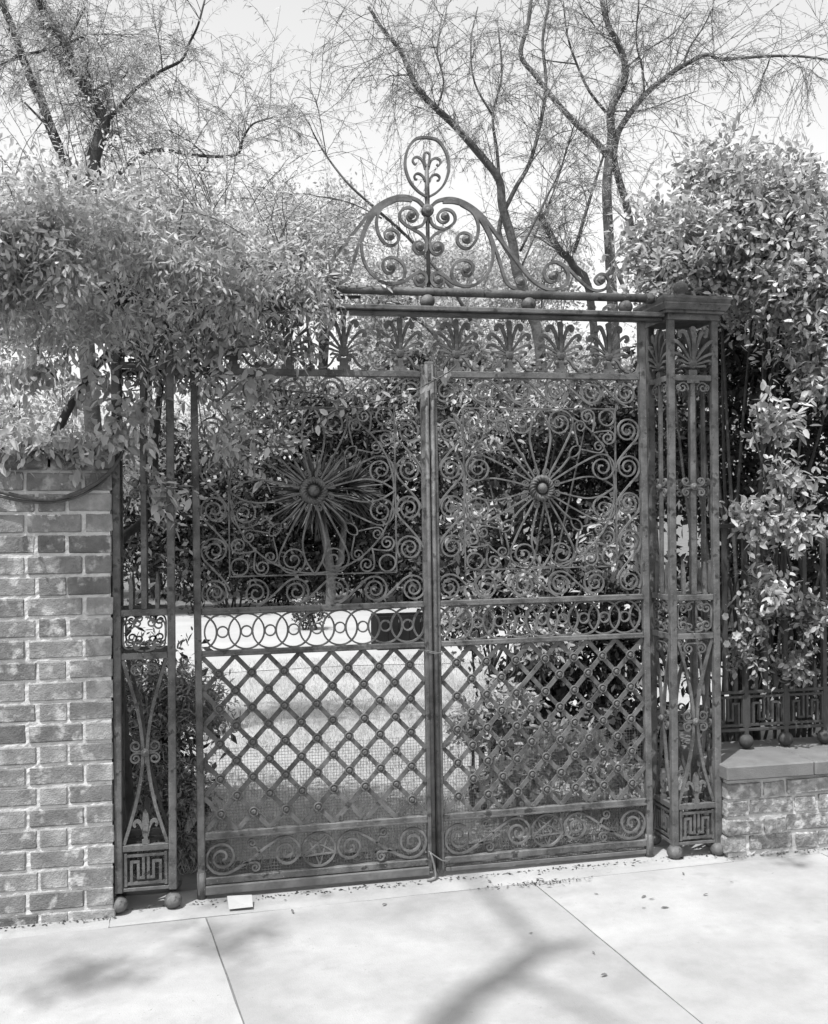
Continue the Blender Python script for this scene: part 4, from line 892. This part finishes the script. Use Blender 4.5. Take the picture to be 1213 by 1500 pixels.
# hanging sprays on pier, wall edge and left leaf
lv.clumps([lvv(215,600,-.10,(.10,.06,.16),.9), lvv(175,630,-.12,(.08,.06,.10),.6), lvv(255,540,-.05,(.10,.08,.12),1.), lvv(310,510,-.02,(.14,.08,.09),.8), lvv(330,640,-.02,(.08,.05,.12),.5), lvv(370,560,-.02,(.10,.06,.06),.4), lvv(120,655,-.12,(.16,.07,.035),1.), lvv(40,650,-.12,(.18,.07,.035),1.1), lvv(380,690,.04,(.08,.05,.06),.3), lvv(240,720,-.05,(.05,.05,.08),.3), lvv(40,545,.05,(.25,.15,.10),.7), lvv(130,560,.0,(.16,.12,.10),.7)],
   190, 10, .07, .050, .023, shell=.1, droop=.6, seed=62)
def shoots(lv, starts, n, length, L_, W_, seed, up=.5, droop=.9, m=None, front=.25):
    """long arching shoots with alternate leaves that break the outline"""
    r = np.random.default_rng(seed)
    for _ in range(n):
        c, rr, _w = starts[r.integers(len(starts))]
        d = unit(r.normal(size=(1,3)) + np.array([[0,-front,up]]))[0]; p = Vector(c) + Vector(d*np.array(rr)*.85); d = Vector(d); l = length*(.5+r.random()); k = 9; pts = [p]
        for j in range(k): d = (d + Vector((0,0,-droop/k)) + Vector(r.normal(size=3))*.10).normalized(); pts.append(pts[-1]+d*l/k)
        if m is not None: m.tube(pts, taper(len(pts), .0022, .0009), 3)
        A0 = np.array([list(q) for q in pts]); q = int(l/.022); t = np.linspace(.1,.999,q)*k; ii = np.minimum(t.astype(int), k-1); f = (t-ii)[:,None]
        B = A0[ii]*(1-f)+A0[ii+1]*f; D = unit(A0[ii+1]-A0[ii]); S_ = unit(np.cross(D, np.array([0,0,1.])+r.normal(size=(q,3))*.2))*np.where(np.arange(q)%2==0,1,-1)[:,None]
        lv.add(B, D*.6+S_*.8+np.array([0,0,-.25])+r.normal(size=(q,3))*.15, np.array([0,-.3,1.])+r.normal(size=(q,3))*.3, L_*(.6+.6*r.random(q)), W_*(.7+.5*r.random(q)))
sm = MB()
shoots(lv, [lvv(40,330,.2,(.45,.4,.25),1), lvv(150,330,.1,(.4,.4,.25),1), lvv(260,350,.1,(.35,.3,.24),1), lvv(380,400,.1,(.25,.25,.18),1), lvv(120,470,-.1,(.3,.2,.12),1), lvv(260,480,-.1,(.2,.2,.1),1), lvv(430,420,.0,(.12,.15,.1),1)], 85, .34, .036, .013, 65, up=.4, m=sm)
shoots(lv, [lvv(-20,320,.3,(.45,.4,.2),1), lvv(100,310,.3,(.4,.4,.2),1), lvv(220,310,.3,(.4,.35,.2),1), lvv(330,360,.2,(.3,.3,.2),1), lvv(420,390,.1,(.15,.2,.15),1)], 95, .46, .030, .009, 68, up=1.1, droop=.9, m=sm, front=0.)
sm.build('shoots','bark',VN)['kind'] = 'stuff'
# leaves in pairs along the tendril
tp = [p-VO for p in crom([Vector(p) for p in tend], 6)]; rs = np.random.default_rng(63)
idx = np.linspace(4, len(tp)-2, 44).astype(int); TP = np.array([list(tp[i]) for i in idx]); TD = np.array([list((tp[i+1]-tp[i-1]).normalized()) for i in idx])
side = np.where(np.arange(len(idx)) % 2 == 0, 1., -1.)[:,None]
lv.add(TP, TD*.5 + side*np.array([[0,-.25,.55]]) + rs.normal(size=TP.shape)*.3 + np.array([0,-.2,-.15]), np.array([[0,-.8,.7]])+rs.normal(size=TP.shape)*.35, .050*(.7+.6*rs.random(len(idx))), .025)
lv.build('foliage','vine',VN)

# ---- street tree beside the camera; its limbs and leaves throw the shade on the sidewalk and on the left of the gate
SO = Vector((-3.3,-5.2,-.15)); ST = empty('street_tree', SO); tag(ST, 'street tree standing at the kerb, its limbs shading the sidewalk', 'tree')
def over(p, h):
    p = Vector(p); t = (h - p.z)/(-SUN_DIR.z); return p - SUN_DIR*t
m = MB(); fork = SO+Vector((.3,.2,4.2))
def slimb(pts, a, b): P = crom([Vector(p)-SO for p in pts], 5); m.tube(P, taper(len(P),a,b), 8)
MB().tube([Vector(p)-SO for p in crom([SO,SO+Vector((.05,.05,1.5)),SO+Vector((.2,.1,3)),fork],5)], taper(16,.17,.12), 10).build('trunk','bark',ST,True)
g = lambda x,y: (x,y,-.03)
slimb([fork, over(g(-.9,-2.2),9.), over(g(-.25,-1.2),12.), over(g(.02,-.95),12.6), over(g(.19,-.78),12.8)], .10, .046)
slimb([over(g(.19,-.78),12.8), over(g(.17,-.45),12.8), over(g(.145,-.02),12.9), over(g(.13,.6),13.)], .034, .018)
slimb([over(g(.02,-.95),12.6), over(g(.12,-1.12),13.), over(g(.26,-1.45),13.6)], .03,.016)
slimb([over(g(.1,-.86),12.7), over(g(.25,-.8),12.8), over(g(.36,-.77),12.9)], .046,.03)
slimb([fork, over((-2.6,-1.6,-.03),6.2), over((-2.3,-.3,1.6),6.3), over((-1.7,-.05,2.1),6.3), over((-1.15,-.05,2.0),6.2), over((-.5,0,1.7),6.4)], .05,.006)
m.build('limbs','bark',ST,True)
lv = Leaves()
def ov(x,y,z,h,r,w): return (over((x,y,z),h)-SO, r, w)
lv.clumps([ov(-1.15,-.05,1.9,5.6,(.22,.22,.3),1.), ov(-.80,0,2.0,5.9,(.25,.25,.3),1.), ov(-.5,0,1.5,6.2,(.22,.22,.25),.7), ov(-1.15,-.05,.8,6.,(.20,.2,.3),.8), ov(-.75,0,.7,5.8,(.2,.2,.2),.5), ov(-1.45,-.6,-.03,9.,(.3,.25,.2),.3), ov(-.9,-.45,-.03,9.5,(.3,.2,.2),.25), ov(1.15,-.05,2.45,6.,(.20,.20,.2),1.1), ov(1.55,-.1,-.0,6.2,(.1,.08,.1),.12)], 210, 14, .14, .07, .035, shell=.2, seed=71)
lv.build('crown','shrub',ST,False)

# ---- grass
rs = np.random.default_rng(91)
def grass(n, x0, x1, y0, y1, h, w, zb, seed, name, keep=None):
    r = np.random.default_rng(seed); P = np.stack([x0+(x1-x0)*r.random(n), y0+(y1-y0)*r.random(n)**1.4, np.full(n, zb)],1)
    if keep is not None: P = P[keep(P)]
    n = len(P); A_ = r.normal(size=(n,3))*.45 + np.array([0,0,1.]); N_ = r.normal(size=(n,3))
    lv = Leaves(); lv.add(P, A_, N_, h*(.5+r.random(n)), w); o = lv.build(name,'grass',None,False)
    tag(o, 'short pale grass on the lawn behind the gate', 'grass', kind='stuff'); return o
grass(90000, -2.4, 2.2, .30, 6.9, .038, .0038, -.027, 92, 'lawn_grass', lambda P: (np.sin(P[:,0]*5+P[:,1]*3)+np.sin(P[:,1]*7-P[:,0]*2) + rs.normal(size=len(P))*1.2 > -.6))

# ================================================================== SMALL THINGS
r = np.random.default_rng(97); n = 620; lx = np.concatenate([r.uniform(-1.25,1.25,360), r.normal(.37,.12,90), r.uniform(1.28,1.95,70), r.uniform(-2.0,-1.3,100)]); ly = np.concatenate([-.035-np.abs(r.normal(0,.022,360)), -.19+r.normal(0,.015,90), -.112-np.abs(r.normal(0,.015,70)), -.108-np.abs(r.normal(0,.012,100))])
lp = np.stack([lx, ly, -.018+.011*lx+.012*np.minimum(0,ly+.2)+.002], 1); lv = Leaves(); lv.add(lp, r.normal(size=(n,3))*np.array([1,1,.15]), np.array([0,0,1.])+r.normal(size=(n,3))*.35, .017*(.4+r.random(n)), .0065*(.5+r.random(n)))
o = lv.build('leaf_litter','dark_leaf',None,False); tag(o, 'crumbs of dry leaf gathered along the foot of gate and walls', 'litter', kind='stuff')
pp = at(352,1301,-.13); p0 = Vector((pp.x, -.135, gz(pp.x,-.13)+.004)); sh = MB()
sh.add([(-.046,-.035,.004),(.046,-.038,.007),(.046,.032,.030),(-.050,.040,.030),(0,0,.012)],[(0,1,4),(1,2,4),(2,3,4),(3,0,4)])
o = sh.build('paper_sheet','paper'); o.location = p0; tag(o, 'blank white sheet of paper lying at the foot of the left leaf', 'paper')
def wire(name, pts, r, label, smooth=8):
    c = Vector(pts[0]); P = crom([Vector(p)-c for p in pts], 5); o = MB().tube(P, r, 6).build(name,'wire',None,True); o.location = c; tag(o, label, 'wire'); return o
wire('tie_wire', [(-.075,-.02,.938),(-.04,-.025,.935),(.0,-.031,.926),(.034,-.024,.924),(.046,0,.928),(.03,.024,.930),(-.03,.022,.932),(-.045,-.0,.930),(-.02,-.030,.924),(.03,-.027,.918)], .0022, 'thin wire binding the two leaves at the lock rail')
wire('tie_wire', [(-.035,-.018,.095),(-.02,-.026,.085),(.0,-.03,.070),(.02,-.034,.058),(.045,-.028,.050),(.05,0,.05),(.0,.02,.06),(-.04,.015,.08),(-.045,-.01,.09)], .0032, 'wire binding the two leaves at the foot of the stiles')
wire('bent_hook', [(-.028,-.022,.090),(-.020,-.028,.06),(-.012,-.034,.02),(-.014,-.045,-.008),(-.035,-.055,-.013),(-.05,-.05,-.012)], .005, 'bent iron hook hanging at the foot of the left meeting stile')
leafspots = [(790,1301),(797,1296),(803,1299),(810,1295),(786,1296),(800,1304),(877,1317),(950,1325),(946,1319),(940,1337),(968,1337),(1030,1320),(1075,1302),(720,1299),(775,1372),(867,1398),(632,1278),(1050,1263),(1065,1268),(890,1431),(560,1330),(430,1340),(365,1331),(420,1322),(1000,1287)]
near = [( .372,-.19),(.39,-.18),(.36,-.205),(.40,-.20),(.345,-.19),(.41,-.185)]
lr = random.Random(99)
lmv, lmf = leaf_arrays(np.zeros((1,3)), np.array([[1.,0,0]]), np.array([[0,.1,1.]]), .03, .011); me_leaf = arr_mesh('fallen_leaf', lmv, lmf, 'dark_leaf')
me_leaf.materials.clear(); me_leaf.materials.append(MAT['wood'])
for i, (x, y) in enumerate(leafspots):
    d = _fwd + _right*((x-606.5)/FPX) - _upv*((y-750)/FPX); t = (-.03-CAM.z)/d.z; p = CAM + d*t
    o = put('fallen_leaf', me_leaf, None, (p.x,p.y,gz(p.x,p.y)+.004), (lr.uniform(-.3,.3), lr.uniform(-.3,.1), lr.uniform(0,6.28)), (lr.uniform(.5,1.2),)*3)
    if i < 6: tag(o, 'dry leaf in the small heap at the head of the slab joint', 'leaf', 'leaf heap at the slab joint')
    else: tag(o, 'single dry leaf lying loose on the open sidewalk', 'leaf', 'dry leaves on the sidewalk')
